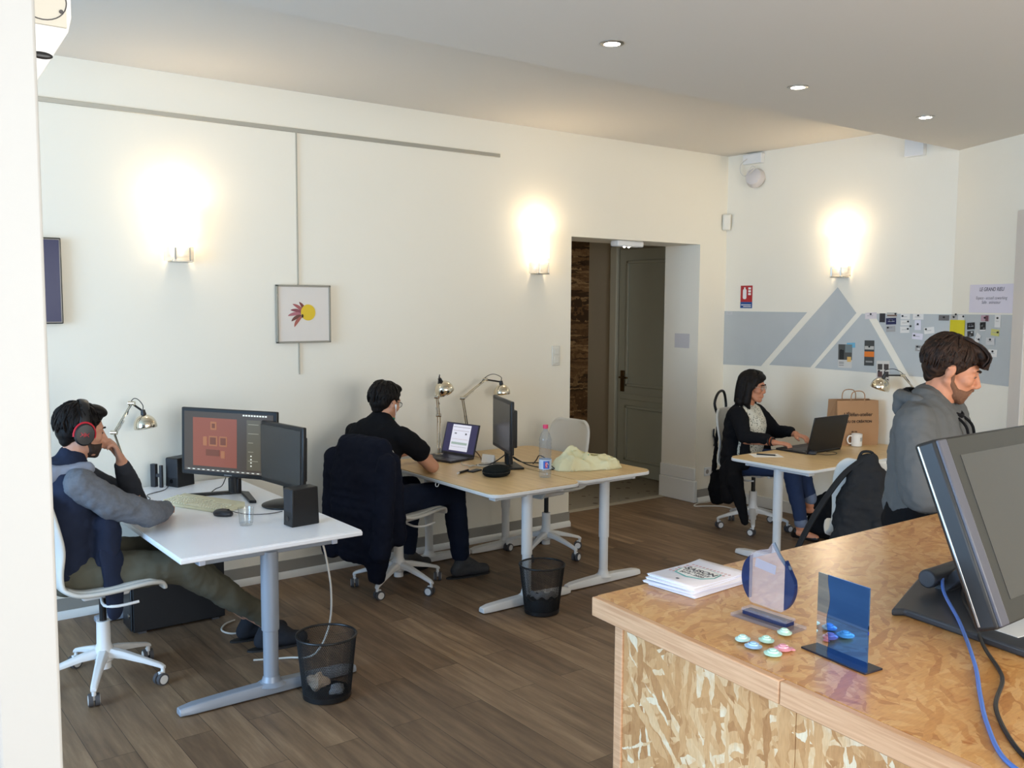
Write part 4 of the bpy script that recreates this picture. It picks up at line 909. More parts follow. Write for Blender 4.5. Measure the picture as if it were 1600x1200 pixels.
def person(label, loc, az, b, skin, vox=.006, sm=3):
    o = obj('person', b, skin, None, remesh=vox, sm=sm); o.location = (loc[0], loc[1], 0); o.rotation_euler = (0, 0, az)
    return props(o, label, 'person')
def shoe(root, an, to, mt, sole, name='shoe'):
    an = V(an); to = V(to); d = (to-an); d.z = 0; d.normalize(); z0 = max(.0, min(to.z, an.z-.07)-.05)
    g = to.z-.045; heel = V((an.x, an.y, g+.03))-d*.035
    b = B(); b.caps(heel+V((0, 0, .015)), .040, an-V((0, 0, .03)), .044); b.caps(heel+V((0, 0, .01)), .040, heel+d*.13+V((0, 0, .01)), .042); b.caps(heel+d*.12+V((0, 0, .008)), .044, heel+d*.21+V((0, 0, .0)), .036); b.caps(an, .045, heel+d*.14+V((0, 0, .02)), .038)
    s = obj(name, b, mt, root, remesh=.008, sm=5)
    b = B(); e = V((-d.y, d.x, 0)); P = []
    for k in range(20):
        a = 2*PI*k/20; u = math.cos(a); v = math.sin(a); c = heel+d*(.09+.165*u*(1.0)) ; P.append((c.x+e.x*v*.044, c.y+e.y*v*.044))
    b.prism(P, g-.022+.0, g+.004); obj('sole', b, sole, s, bevel=.004); return s
sole_m = mat('dark_rubber_sole', srgb(38, 36, 36), .7)
cloth = lambda n, c, **k: mat(n, c, .9, spec=.15, bump=.35, bscale=350, **k)

# ---- man in headphones --------------------------------------------------------------
b = B(); hm1 = head_mat((-.02, 0, 1.20), math.radians(2), .16, 0)
head_blobs(b, hm1); limb(b, [((-.075, 0, 1.04), .062), ((-.035, 0, 1.14), .056)])
torso(b, [(-.10, 0, .55, .165, .10), (-.09, 0, .75, .150, .095), (-.085, 0, .92, .175, .10), (-.075, 0, .99, .165, .07), (-.075, 0, 1.05, .06, .05)], .92)
limb(b, [((-.07, -.175, .98), .050), ((.22, -.17, .80), .040), ((.36, .04, .775), .028)]); hand(b, (.36, .04, .768), (.3, 1, 0), (0, 0, 1), 1, .4)
limb(b, [((-.05, .165, .98), .050), ((.25, .17, .79), .040), ((.155, .02, 1.035), .028)])
hand(b, (.153, .016, 1.045), (-.35, -.22, .9), (.95, -.1, .35), -1, 1.0, curls=[1.2, 1.3, 1.35, 1.3])
limb(b, [((-.06, -.09, .54), .080), ((.38, -.16, .52), .055), ((.83, -.05, .14), .040)]); limb(b, [((-.06, .09, .54), .080), ((.40, .16, .53), .055), ((.80, .14, .13), .040)])
m1 = person('man in headphones and grey-sleeved hoodie leaning on the white desk, hand at his mouth', (-5.70, -1.05), math.radians(-2), b, skin1)
face_parts(m1, hm1, hair_black); hair_short(m1, hm1, hair_black, 3, vol=1.02, n=240, front=1)
b = B(); b.ell((.046, 0, -.072), (.052, .058, .045), (0, 0, 0), 16, hm1); b.ell((.086, 0, -.053), (.013, .024, .007), (0, 0, 0), 12, hm1)
for s in (-1, 1): b.caps((.010, s*.069, -.03), .010, (.045, s*.052, -.08), .013, 8, hm1)
b.caps((.068, -.010, -.100), .0225, (.068, .010, -.100), .0225, 8, hm1); b.ell((.050, 0, -.096), (.036, .036, .026), (0, 0, 0), 12, hm1)
obj('beard', b, mat('short_dark_beard', srgb(52, 40, 34), .8, bump=.8, bscale=300), m1, remesh=.006, sm=2)
grey_slv = cloth('heather_grey_knit', srgb(104, 107, 114), var=.18, vscale=90); navy_v = cloth('navy_quilted_cotton', srgb(38, 44, 62))
b = B(); torso(b, [(-.10, 0, .60, .19, .115), (-.10, 0, .70, .18, .12), (-.095, 0, .84, .195, .125), (-.085, 0, .95, .205, .105), (-.078, 0, 1.02, .14, .075), (-.07, 0, 1.07, .085, .065)])
b.ell((-.13, -.02, 1.03), (.075, .13, .06), (0, -.3, 0)); b.caps((.04, -.14, .56), .06, (.05, -.16, .78), .06)
obj('gilet', b, navy_v, m1, remesh=.010, sm=4, wrinkle=.022, wscale=.07)
b = B(); limb(b, [((-.065, -.185, .985), .074), ((.06, -.19, .885), .072), ((.225, -.175, .812), .062), ((.30, -.06, .79), .052), ((.35, .02, .782), .042)], 16)
obj('right_sleeve', b, grey_slv, m1, remesh=.008, sm=4, wrinkle=.020, wscale=.05)
b = B(); limb(b, [((-.05, .18, .985), .070), ((.25, .205, .80), .062), ((.18, .06, .97), .046), ((.163, .03, 1.015), .038)], 16)
obj('left_sleeve', b, cloth('charcoal_knit', srgb(50, 52, 58)), m1, remesh=.008, sm=4, wrinkle=.015, wscale=.05)
b = B(); b.caps((-.165, -.11, 1.03), .042, (-.18, .10, 1.03), .042); b.caps((-.155, -.11, 1.03), .040, (-.02, -.125, 1.045), .032); b.caps((-.19, .0, .985), .065, (-.19, -.09, .96), .06)
obj('hood', b, cloth('light_grey_hood', srgb(134, 138, 150)), m1, remesh=.008, sm=5, wrinkle=.015, wscale=.05)
b = B(); b.rings([[(x, y, z) for x, y in ((-.06, -.205), (.07, -.195), (.10, -.16), (.05, -.15))] for z in (.70,)] + [[(-.02+.01*j, -.225, .62-.07*j), (.10, -.215, .62-.07*j), (.13-.01*j, -.17, .62-.07*j), (.03, -.17, .62-.07*j)] for j in range(0, 5)]); obj('gilet_flap', b, navy_v, m1, sub=2, wrinkle=.012, wscale=.06)
khaki = cloth('dark_khaki_cotton', srgb(92, 90, 78))
b = B(); limb(b, [((-.08, -.09, .56), .105), ((.38, -.155, .535), .078), ((.62, -.10, .33), .068), ((.82, -.05, .17), .058)], 16); limb(b, [((-.08, .09, .56), .105), ((.40, .16, .545), .078), ((.62, .15, .33), .068), ((.79, .14, .17), .058)], 16); b.caps((-.1, -.08, .56), .11, (-.1, .08, .56), .11)
obj('trousers', b, khaki, m1, remesh=.010, sm=4, wrinkle=.025, wscale=.08)
shoe(m1, (.83, -.05, .14), (1.0, -.07, .05), cloth('charcoal_shoe', srgb(48, 50, 56)), sole_m); shoe(m1, (.80, .14, .13), (.97, .14, .05), cloth('charcoal_shoe', srgb(48, 50, 56)), sole_m)
# headphones (their own thing)
t = thing('headphones', 'black over-ear headphones with red trim worn by the man at the white desk', 'headphones', (-5.70, -1.05, 0), math.radians(-2))
b = B(); pts = []
for k in range(19):
    a = PI*k/18; pts.append(hm1 @ V((-.012, .096*math.cos(a), .0+.142*math.sin(a))))
b.tube(pts, .021, 12, flat=.28, up=(0, 1, 0)); obj('headband', b, plas_black, t)
red_t = mat('red_trim', srgb(186, 32, 48), .35)
for s in (-1, 1):
    b = B(); mm = hm1 @ TR((-.008, s*.082, -.006), -s*PI/2); b.lathe([(.0, .0), (.040, 0), (.046, .008), (.046, .026), (.040, .036), (0, .038)], 28, mm @ M.Diagonal((.95, 1.12, 1, 1))); cup = obj('ear_cup', b, gloss_black if False else plas_black, t)
    b = B(); b.tube([mm @ V((.045*math.cos(a), -(1.12*.048*math.sin(a))*1, .020)) for a in [-.25+ (PI+.5)*i/16 - (0 if s < 0 else 0) for i in range(17)]] if s > 0 else [mm @ V((.045*math.cos(a), 1.12*.048*math.sin(a), .020)) for a in [-.25+(PI+.5)*i/16 for i in range(17)]], .0055, 8); rg = obj('red_arc', b, red_t, cup)
    b = B(); [b.tube([mm @ V((x-.014, .010*q*(-s), .0375)), mm @ V((x-.004, -.004*q, .039)), mm @ V((x+.008, .008*q, .0375))], .0016, 5) for x in (-.006, .008) for q in (-1, 1)]; obj('red_emblem', b, red_t, cup)

# ---- man in black ------------------------------------------------------------------
b = B(); hm2 = head_mat((.04, .0, 1.175), math.radians(-4), .22, 0)
head_blobs(b, hm2, .96, .95); limb(b, [((-.02, 0, 1.03), .060), ((.02, -.005, 1.13), .056)])
torso(b, [(-.12, 0, .55, .165, .10), (-.11, 0, .75, .150, .095), (-.06, 0, .92, .175, .10), (-.03, 0, .99, .165, .07), (-.02, 0, 1.05, .06, .05)], .9)
limb(b, [((-.02, -.175, .98), .050), ((.20, -.245, .772), .043), ((.30, -.13, .765), .040), ((.45, .01, .772), .026)]); hand(b, (.45, .01, .770), (.85, .45, -.03), (0, 0, 1), 1, .75)
limb(b, [((-.02, .175, .98), .050), ((.28, .22, .79), .040), ((.42, .13, .80), .026)]); hand(b, (.42, .13, .80), (.8, -.3, -.12), (0, 0, 1), -1, .7)
limb(b, [((-.08, -.09, .55), .080), ((.42, -.25, .55), .055), ((.46, -.28, .12), .038)]); limb(b, [((-.08, .09, .55), .080), ((.40, .10, .55), .055), ((.35, .08, .12), .038)])
m2 = person('man in a black T-shirt seen from behind, typing on a laptop with earphones in', (-3.88, -.56), math.radians(20), b, skin2)
face_parts(m2, hm2, hair_black); hair_short(m2, hm2, hair_black, 8, vol=1.03, n=240, front=1)
blackc = cloth('black_jersey', srgb(20, 21, 25))
b = B(); torso(b, [(-.13, 0, .53, .185, .125), (-.125, 0, .72, .175, .12), (-.07, 0, .88, .195, .122), (-.04, 0, .965, .205, .10), (-.02, 0, 1.03, .12, .072), (-.012, 0, 1.075, .07, .060)])
for s, el in ((-1, (.10, -.225, .885)), (1, (.11, .215, .90))): limb(b, [((-.03, s*.185, .975), .072), (el, .068)], 16)
obj('t_shirt', b, blackc, m2, remesh=.009, sm=4, wrinkle=.018, wscale=.08)
navyj = cloth('dark_navy_denim', srgb(26, 33, 50))
b = B(); limb(b, [((-.10, -.10, .57), .112), ((.42, -.25, .565), .080), ((.455, -.275, .16), .062)], 16); limb(b, [((-.10, .10, .57), .112), ((.40, .10, .565), .080), ((.36, .085, .16), .062)], 16); b.caps((-.12, -.08, .57), .115, (-.12, .08, .57), .115)
obj('jeans', b, navyj, m2, remesh=.010, sm=4, wrinkle=.02, wscale=.08)
shoe(m2, (.46, -.28, .12), (.62, -.36, .05), mat('dark_grey_trainer', srgb(58, 58, 60), .7, var=.3, vscale=60), sole_m); shoe(m2, (.35, .08, .12), (.52, .06, .05), mat('dark_grey_trainer', srgb(58, 58, 60), .7), sole_m)
t = thing('earphones', 'white wired earphones hanging from the ear of the man in black', 'earphones', (-3.88, -.56, 0), math.radians(20))
for s in (-1, 1):
    e0 = hm2 @ V((.004, s*.088, -.012)); b = B(); b.caps(e0, .007, e0+V((0, 0, -.02)), .0045); obj('earbud', b, white_met, t)
    b = B(); b.tube([e0, e0+V((.006, -s*.004, -.05)), e0+V((.02, -s*.02, -.12)), V((.10, s*.03, .97)), V((.12, 0, .86))], .0022, 6, sm=5); obj('cord', b, white_met, t)
b = B(); b.tube([(.045, -.06, 1.075), (.065, -.03, 1.055), (.08, .0, 1.04)], .010, 6, sm=3); o = props(obj('lanyard', b, cloth('green_ribbon', srgb(40, 140, 112))), 'green strap showing at the collar of the man in black', 'lanyard'); o.location = (-3.88, -.56, 0); o.rotation_euler = (0, 0, math.radians(20))
t = thing('eyeglasses', 'thin eyeglasses worn by the man in black', 'glasses', (-3.88, -.56, 0), math.radians(20))
def spectacles(t, hm, mt, rw=.023, rh=.018, y=.032, th=.0016, x=.094):
    b = B()
    for s in (-1, 1): b.tube([hm @ V((x-.10*abs(.022*math.cos(a))*0, s*y+rw*math.cos(a), .0+rh*math.sin(a))) for a in [2*PI*i/24 for i in range(25)]], th, 6)
    b.tube([hm @ V((x, -y+rw, .004)), hm @ V((x+.006, 0, .008)), hm @ V((x, y-rw, .004))], th, 6, sm=3); obj('rim', b, mt, t)
    for s in (-1, 1):
        b = B(); b.tube([hm @ V((x, s*(y+rw), .004)), hm @ V((x-.03, s*.078, .008)), hm @ V((-.01, s*.083, .008)), hm @ V((-.025, s*.083, -.008))], th, 6, sm=4); obj('temple', b, mt, t)
        b = B(); mm = hm @ TR((x, s*y, 0), 0, PI/2); b.lathe([(0, -.0004), (rh*1.05, -.0004), (rh*1.05, .0004), (0, .0004)], 20, mm); obj('lens', b, glass, t)
spectacles(t, hm2, plas_black)
# coat on the chair back
b = B(); coat_m = cloth('navy_padded_coat', srgb(22, 26, 40))
b.caps((-.30, -.13, .93), .075, (-.30, .13, .93), .075); torso(b, [(-.335, .0, .30, .18, .075), (-.345, .0, .55, .205, .09), (-.335, 0, .75, .215, .09), (-.31, 0, .90, .20, .08)], 1, 4)
b.caps((-.34, -.22, .86), .06, (-.38, -.21, .34), .065); b.caps((-.34, .22, .86), .06, (-.36, .22, .30), .07); b.caps((-.26, -.19, .86), .055, (-.24, -.22, .40), .055); b.caps((-.33, -.14, .40), .10, (-.30, -.10, .16), .055)
o = props(obj('coat', b, coat_m, None, remesh=.010, sm=5, wrinkle=.018, wscale=.05), 'dark navy padded coat draped over the back of the chair of the man in black', 'coat'); o.location = (-3.79, -.61, 0); o.rotation_euler = (0, 0, .30)

# ---- woman -------------------------------------------------------------------------
b = B(); hmw = head_mat((-.01, 0, 1.155), math.radians(12), .10, 0)
head_blobs(b, hmw, .93, .92, .96); limb(b, [((-.05, 0, 1.0), .050), ((-.02, 0, 1.09), .047)])
torso(b, [(-.06, 0, .55, .160, .10), (-.055, 0, .72, .135, .09), (-.045, 0, .88, .150, .092), (-.045, 0, .95, .145, .065), (-.048, 0, 1.0, .05, .045)], .92)
limb(b, [((-.05, -.150, .94), .045), ((.07, -.23, .765), .036), ((.30, -.21, .765), .024)]); hand(b, (.30, -.21, .766), (.95, .25, -.04), (0, -.1, 1), 1, .55, sc=.92)
limb(b, [((-.04, .150, .94), .045), ((.10, .22, .80), .036), ((.30, .14, .795), .024)]); hand(b, (.30, .14, .79), (.9, -.25, -.08), (0, 0, 1), -1, .6, sc=.92)
limb(b, [((-.04, -.09, .54), .078), ((.36, -.05, .55), .052), ((.42, .02, .10), .036)]); limb(b, [((-.04, .09, .54), .078), ((.34, .09, .60), .052), ((.44, .13, .26), .036)])
for an, to in (((.42, .02, .09), (.54, .03, .035)), ((.44, .13, .25), (.56, .15, .205))): b.caps(V(an)-V((.02, 0, .03)), .034, to, .026)
mw = person('woman with dark bob and glasses in a black cardigan, working at a laptop', (-.80, -.98), math.radians(-80), b, skin3, .0055)
face_parts(mw, hmw, hair_black, lid=False)
b = B()
b.ell((-.020, 0, .040), (.104, .090, .094), (0, 0, 0), 20, hmw); b.ell((-.045, 0, -.03), (.075, .094, .11), (0, 0, 0), 18, hmw)
for s in (-1, 1): b.caps((.000, s*.078, .03), .030, (-.005, s*.092, -.12), .030, 12, hmw); b.caps((.045, s*.060, .07), .022, (.030, s*.080, .0), .016, 12, hmw); b.caps((-.005, s*.090, -.10), .028, (.015, s*.082, -.165), .018, 12, hmw)
b.caps((-.06, -.06, -.12), .045, (-.06, .06, -.12), .045, 12, hmw); b.ell((.055, .012, .088), (.045, .062, .026), (0, .5, 0), 14, hmw)
hw = obj('hair', b, hair_black, mw, remesh=.007, sm=5)
b = B(); rr = random.Random(11)
def wl(k):
    az = rr.choice((-1, 1))*rr.uniform(1.05, PI); a0 = az*.8
    R_ = lambda a, z, o=0: V((-.024+(.094+o)*math.cos(a), (.093+o)*math.sin(a), z))
    z1 = rr.uniform(-.17, -.12)
    return [(-.02+.03*math.cos(a0), .03*math.sin(a0), .132), R_(az, .06, -.008), R_(az, -.05, .006), R_(az, z1, rr.uniform(-.008, .010))], rr.uniform(.005, .008)
locks(b, hmw, 120, wl)
def wf(k):
    y0 = .02; y1 = rr.uniform(-.085, .085)
    return [(-.02, y0, .134), (.05, y0+(y1-y0)*.5, .118), (.074-abs(y1)*.30, y1*.95, .075), (.055-abs(y1)*.35, y1*1.02, .045)], rr.uniform(.005, .007)
locks(b, hmw, 50, wf); obj('hair_locks', b, hair_black, hw)
blouse = pattern_mat('floral_blouse', srgb(206, 202, 186), srgb(92, 94, 80), 75, .32)
b = B(); torso(b, [(-.05, 0, .56, .165, .115), (-.035, 0, .72, .140, .115), (-.02, 0, .85, .145, .115), (-.040, 0, .94, .145, .078), (-.050, 0, .985, .07, .055)])
obj('blouse', b, blouse, mw, remesh=.008, sm=4, wrinkle=.012, wscale=.06)
card = cloth('black_knit_cardigan', srgb(22, 22, 25))
b = B()
for z, x, w_, r in ((.55, -.11, .20, .10), (.62, -.11, .19, .10), (.70, -.11, .180, .10), (.78, -.105, .175, .10), (.86, -.10, .175, .098), (.92, -.09, .175, .085), (.97, -.085, .12, .06)):
    b.caps((x, -w_+r, z), r, (x, w_-r, z), r)
for s in (-1, 1):
    limb(b, [((-.045, s*.155, .945), .064), ((.06 if s < 0 else .09, s*.225, .785), .056), ((.25, s*(.215 if s < 0 else .155), .785 if s < 0 else .81), .038)], 14)
    limb(b, [((-.04, s*.095, .985), .028), ((.02, s*.145, .90), .030), ((.03, s*.160, .75), .034), ((.04, s*.175, .57), .05)], 12)
b.caps((-.06, -.17, .56), .07, (.0, -.27, .42), .05); b.caps((.0, -.25, .45), .065, (.10, -.26, .14), .03); b.caps((-.10, -.20, .50), .06, (-.05, -.27, .30), .05)
obj('cardigan', b, card, mw, remesh=.008, sm=4, wrinkle=.016, wscale=.07)
b = B(); limb(b, [((-.05, -.09, .55), .100), ((.36, -.05, .56), .070), ((.415, .01, .20), .052), ((.42, .02, .155), .050)], 16); limb(b, [((-.05, .09, .55), .100), ((.34, .09, .61), .070), ((.43, .12, .36), .052), ((.435, .125, .33), .050)], 16)
obj('jeans', b, cloth('blue_denim', srgb(44, 56, 84)), mw, remesh=.009, sm=4, wrinkle=.015, wscale=.08)
b = B()
for p, q in (((.42, .02, .165), (.42, .02, .135)), ((.436, .126, .335), (.44, .13, .305))): b.caps(p, .050, q, .051)
obj('jeans_cuff', b, cloth('pale_denim_turnup', srgb(108, 118, 138)), mw, remesh=.008, sm=2)
for an, to in (((.42, .02, .09), (.54, .03, .035)), ((.44, .13, .25), (.56, .15, .205))):
    b = B(); an = V(an); to = V(to); b.caps(an-V((.035, 0, .055)), .026, to-V((0, 0, .006)), .028); b.caps(an-V((.03, 0, .03)), .036, an-V((.05, 0, .055)), .028)
    obj('ballet_flat', b, mat('black_leather', srgb(20, 19, 20), .4), mw, remesh=.007, sm=2)
t = thing('bracelets', 'dark and copper bracelets on the woman\'s mouse wrist', 'bracelet', (-.80, -.98, 0), math.radians(-80))
for x, c_ in ((.262, plas_black), (.276, mat('copper_bracelet', srgb(150, 84, 56), .3, metal=.8)), (.288, plas_black)):
    b = B(); b.tube([(x, -.212+.034*math.cos(a), .772+.030*math.sin(a)) for a in [2*PI*i/20 for i in range(21)]], .005, 6); obj('bangle', b, c_, t)
t = thing('eyeglasses', 'clear-rimmed eyeglasses worn by the woman', 'glasses', (-.80, -.98, 0), math.radians(-80)); spectacles(t, hmw, mat('pale_metal_rim', srgb(196, 176, 160), .3, metal=.6), .025, .020, .033, .0022, .095)
# black bag strap loop behind her on the chair, dark bag hung under the seat
PW = (-.69, -.92, 0)
t = thing('handbag', 'black handbag hanging by its strap from the woman\'s chair back', 'bag', PW, math.radians(-82))
b = B(); b.tube([(-.305, -.06, .88), (-.315, -.10, .99), (-.315, -.05, 1.075), (-.315, .03, 1.08), (-.31, .06, .98), (-.305, .05, .88)], .011, 8, sm=6); obj('strap', b, mat('black_leather', srgb(20, 19, 20), .4), t)
b = B(); torso(b, [(-.31, .03, .20, .13, .055), (-.31, .03, .28, .150, .07), (-.315, .03, .38, .13, .055)], 1, 3); b.caps((-.32, -.08, .44), .02, (-.305, -.05, .9), .012); b.caps((-.32, .06, .44), .02, (-.305, .05, .9), .012); obj('pouch', b, cloth('black_bag_cloth', srgb(18, 19, 22)), t, remesh=.009, sm=4, wrinkle=.02, wscale=.05)

# ---- standing man --------------------------------------------------------------------
b = B(); hm3 = head_mat((.07, .025, 1.552), math.radians(17), .34, 0)
head_blobs(b, hm3); limb(b, [((.01, 0, 1.40), .066), ((.045, .015, 1.50), .060)])
torso(b, [(-.02, 0, .95, .165, .10), (0, 0, 1.10, .150, .10), (.01, 0, 1.28, .185, .11), (.01, 0, 1.37, .175, .08), (.01, 0, 1.43, .06, .05)], .92)
limb(b, [((0, -.185, 1.36), .055), ((.05, -.27, 1.10), .046), ((.30, -.18, 1.13), .030)]); hand(b, (.30, -.18, 1.13), (.9, .3, -.1), (0, 0, 1), 1, .6)
limb(b, [((.02, .185, 1.36), .055), ((.06, .27, 1.10), .046), ((.30, .20, 1.13), .030)]); hand(b, (.30, .20, 1.13), (.9, -.3, -.1), (0, 0, 1), -1, .6)
for s in (-1, 1): limb(b, [((-.02, s*.09, .93), .085), ((.0, s*.10, .50), .060), ((-.03, s*.10, .09), .042)])
m3 = person('man with brown hair and short beard in a grey hoodie, standing and looking down', (-3.195, -3.728), math.radians(-75), b, skin3, .005)
face_parts(m3, hm3, hair_brown); hair_short(m3, hm3, hair_brown, 21, vol=1.03, n=420, front=1, messy=.4, fringe=1)
b = B(); b.ell((.040, 0, -.078), (.054, .057, .042), (0, 0, 0), 20, hm3); b.caps((.0975, -.014, -.050), .0068, (.0975, .014, -.050), .0068, 8, hm3); 
for s in (-1, 1): b.caps((.006, s*.0705, -.012), .0075, (.010, s*.064, -.050), .012, 8, hm3); b.caps((.010, s*.062, -.05), .014, (.060, s*.028, -.094), .0185, 10, hm3); b.caps((.0955, s*.014, -.050), .0068, (.083, s*.029, -.066), .0075, 8, hm3); b.caps((.083, s*.029, -.066), .0075, (.075, s*.029, -.085), .010, 8, hm3)
b.caps((.068, -.010, -.099), .0215, (.068, .010, -.099), .0215, 8, hm3)
obj('beard', b, mat('short_brown_beard', srgb(112, 76, 54), .8, bump=1, bscale=300, var=.35, vscale=240), m3, remesh=.0045, sm=2)
hood_m = cloth('mid_grey_fleece', srgb(94, 94, 93))
b = B(); torso(b, [(-.02, 0, 1.03, .185, .13), (0, 0, 1.12, .195, .135), (.01, 0, 1.25, .215, .135), (.01, 0, 1.34, .22, .112), (.0, 0, 1.405, .13, .08), (.0, 0, 1.43, .08, .07)])
limb(b, [((0, -.195, 1.355), .082), ((.04, -.275, 1.20), .080), ((.05, -.285, 1.11), .074), ((.15, -.25, 1.11), .062), ((.28, -.19, 1.13), .044)], 16)
limb(b, [((.02, .195, 1.355), .082), ((.06, .275, 1.11), .070), ((.28, .205, 1.13), .044)], 16)
hd = obj('hoodie', b, hood_m, m3, remesh=.008, sm=4, wrinkle=.022, wscale=.07)
b = B(); pts = [(.085, -.035, 1.365), (.06, -.095, 1.40), (-.01, -.125, 1.43), (-.085, -.07, 1.44), (-.10, 0, 1.44), (-.085, .07, 1.44), (-.01, .125, 1.43), (.06, .10, 1.40), (.09, .04, 1.365)]
b.tube(pts, lambda t: .030-.010*abs(2*t-1), 14, sm=5); b.ell((-.095, 0, 1.395), (.04, .105, .055), (0, -.3, 0), 16); obj('hood', b, hood_m, hd, remesh=.008, sm=4, wrinkle=.018, wscale=.05)
b = B(); b.tube([(.03, -.075, 1.43), (-.03, -.09, 1.45), (-.075, -.05, 1.46), (-.085, 0, 1.465), (-.06, .07, 1.455), (.03, .08, 1.42), (.10, .045, 1.385), (.115, 0, 1.375), (.09, -.04, 1.39), (.03, -.075, 1.43)], .010, 8, sm=5); obj('collar', b, plas_black if False else cloth('black_lining', srgb(22, 22, 24)), hd)
for s in (-1, 1): b = B(); b.tube([(.115, s*.04, 1.37), (.15, s*.048, 1.33), (.158, s*.046, 1.24), (.155, s*.042, 1.19)], .0055, 8, sm=5); obj('drawstring', b, cloth('black_cord', srgb(24, 24, 26)), hd)
b = B(); b.caps((-.02, -.08, .96), .125, (-.02, .08, .96), .125); b.caps((-.01, -.07, 1.03), .118, (-.01, .07, 1.03), .118)
for s in (-1, 1): limb(b, [((-.02, s*.09, .93), .105), ((.0, s*.10, .50), .078), ((-.03, s*.10, .11), .065)], 16)
obj('trousers', b, cloth('black_cotton', srgb(20, 20, 22)), m3, remesh=.010, sm=4, wrinkle=.02, wscale=.08)
for s in (-1, 1): shoe(m3, (-.03, s*.10, .09), (.12, s*.11, .067), mat('black_leather', srgb(20, 19, 20), .4), sole_m)
# ================================================================ computer tower, cables under the desks
t = thing('computer_tower', 'black computer tower on the floor under the white desk', 'computer', (-5.13, -.44, 0), math.radians(-1))
b = B(); b.bb(-.25, .25, -.09, .09, .012, .43); obj('case', b, mat('matte_black_case', srgb(26, 27, 30), .5), t, bevel=.006)
b = B(); b.bb(-.262, -.25, -.085, .085, .02, .42); obj('front_panel', b, plas_black, t, bevel=.006)
b = B(); b.cyl((-.266, -.05, .10), (-.262, -.05, .10), .012); obj('power_button', b, steel, t)
for sx in (-.2, .2): b = B(); b.bb(sx-.02, sx+.02, -.08, .08, 0, .012); obj('foot', b, rubber, t)
wcab = mat('white_cable', srgb(214, 208, 198), .5)
def cable(name, lab, pts, r, mt, group=None):
    b = B(); b.tube(pts, r, 8, sm=8); return props(obj(name, b, mt), lab, 'cable', group)
cable('power_cable', 'white cable hanging from the corner of the white desk down to the floor', [(-4.80, -1.60, .69), (-4.77, -1.60, .60), (-4.73, -1.58, .40), (-4.72, -1.53, .20), (-4.76, -1.44, .04), (-4.85, -1.32, .006), (-5.0, -1.25, .006)], .005, wcab)
cable('floor_cable', 'small loop of white cable on the floor under the white desk', [(-4.86, -.62, .006), (-4.93, -.66, .008), (-4.98, -.75, .010), (-4.95, -.82, .006), (-4.86, -.84, .006)], .005, wcab)
cable('floor_cable', 'white cable lying along the floor from the corner outlet to the woman\'s chair', [(-.16, -.02, .25), (-.17, -.05, .12), (-.20, -.07, .012), (-.36, -.06, .008), (-.48, -.12, .006), (-.36, -.20, .006), (-.28, -.30, .006), (-.33, -.5, .006), (-.50, -.70, .006), (-.60, -.85, .006)], .006, wcab)
cable('monitor_cable', 'thin black cable from the keyboard to the large monitor', [(-4.99, -.67, .765), (-4.96, -.65, .775), (-4.93, -.66, .79), (-4.90, -.64, .83)], .0025, plas_black)
cable('mouse_cable', 'thin grey mouse cable curving behind the glass', [(-5.03, -1.06, .735), (-4.97, -1.13, .7235), (-4.88, -1.18, .7235), (-4.80, -1.17, .7235)], .0022, rubber)
cable('speaker_cable', 'dark cable looping from the left speaker to the desk front', [(-5.07, -.19, .74), (-5.12, -.26, .7235), (-5.24, -.35, .7235), (-5.26, -.47, .7235), (-5.33, -.55, .7235)], .0022, plas_black)
for k, (lab, pts) in enumerate([('black cable looping over the join of the two birch desks', [(-3.0, -.68, .80), (-2.92, -.74, .735), (-2.80, -.80, .724), (-2.72, -.95, .724), (-2.82, -1.06, .724), (-2.95, -1.0, .724)]),
  ('black cable running from the side-on monitor toward the yellow bag', [(-3.0, -.76, .78), (-2.95, -.85, .735), (-2.90, -.98, .724), (-2.83, -1.12, .724), (-2.72, -1.20, .724)]),
  ('standing loop of black cable behind the water bottle', [(-2.86, -.80, .724), (-2.88, -.86, .76), (-2.90, -.92, .80), (-2.90, -1.0, .78), (-2.88, -1.05, .73), (-2.80, -1.1, .724)]),
  ('black cable hanging from the screen of the side-on monitor to the desk', [(-3.09, -.86, .86), (-3.11, -.80, .80), (-3.16, -.72, .74), (-3.20, -.62, .724)])]):
    cable('monitor_cable', lab, pts, .0038, plas_black, 'cables on the birch desks')
cable('charger_cable', 'brown cable behind the open laptop', [(-3.04, -.22, .73), (-3.0, -.30, .76), (-3.02, -.40, .74), (-3.07, -.50, .7245), (-3.10, -.55, .7245)], .0045, mat('brown_cable', srgb(120, 84, 60), .5))
# things on the birch desks
t = thing('charging_cable', 'coiled white charging cable in front of the side-on monitor', 'cable', (-3.17, -.68, DH))
b = B(); b.tube([(.055*math.cos(a)*(1+.08*math.sin(3*a)), .045*math.sin(a), .005+.0008*a) for a in [i*.35 for i in range(40)]], .003, 6); obj('coil', b, wcab, t)
b = B(); b.tube([(-.05, .02, .006), (-.10, .10, .006), (-.08, .16, .006), (-.05, .2, .004)], .003, 6, sm=5); b.box((.05, .012, .010), (-.085, .04, .006), (0, 0, .4)); obj('lead', b, wcab, t)
t = thing('memo_card', 'small white card leaning behind the coiled charging cable', 'card', (-3.09, -.60, DH), math.radians(200))
b = B(); b.box((.002, .10, .06), (0, 0, .031), (0, -.25, 0)); b.box((.002, .10, .05), (-.018, 0, .028), (0, .35, 0)); obj('card', b, paper_m, t)
t = thing('pen', 'black pen with a white cap lying near the desk edge', 'pen', (-3.42, -.79, DH+.008), math.radians(24))
b = B(); b.cyl((-.05, 0, 0), (.06, 0, 0), .0075, seg=12); obj('barrel', b, plas_black, t)
b = B(); b.cyl((-.068, 0, 0), (-.05, 0, 0), .006, seg=12); obj('cap', b, white_met, t)
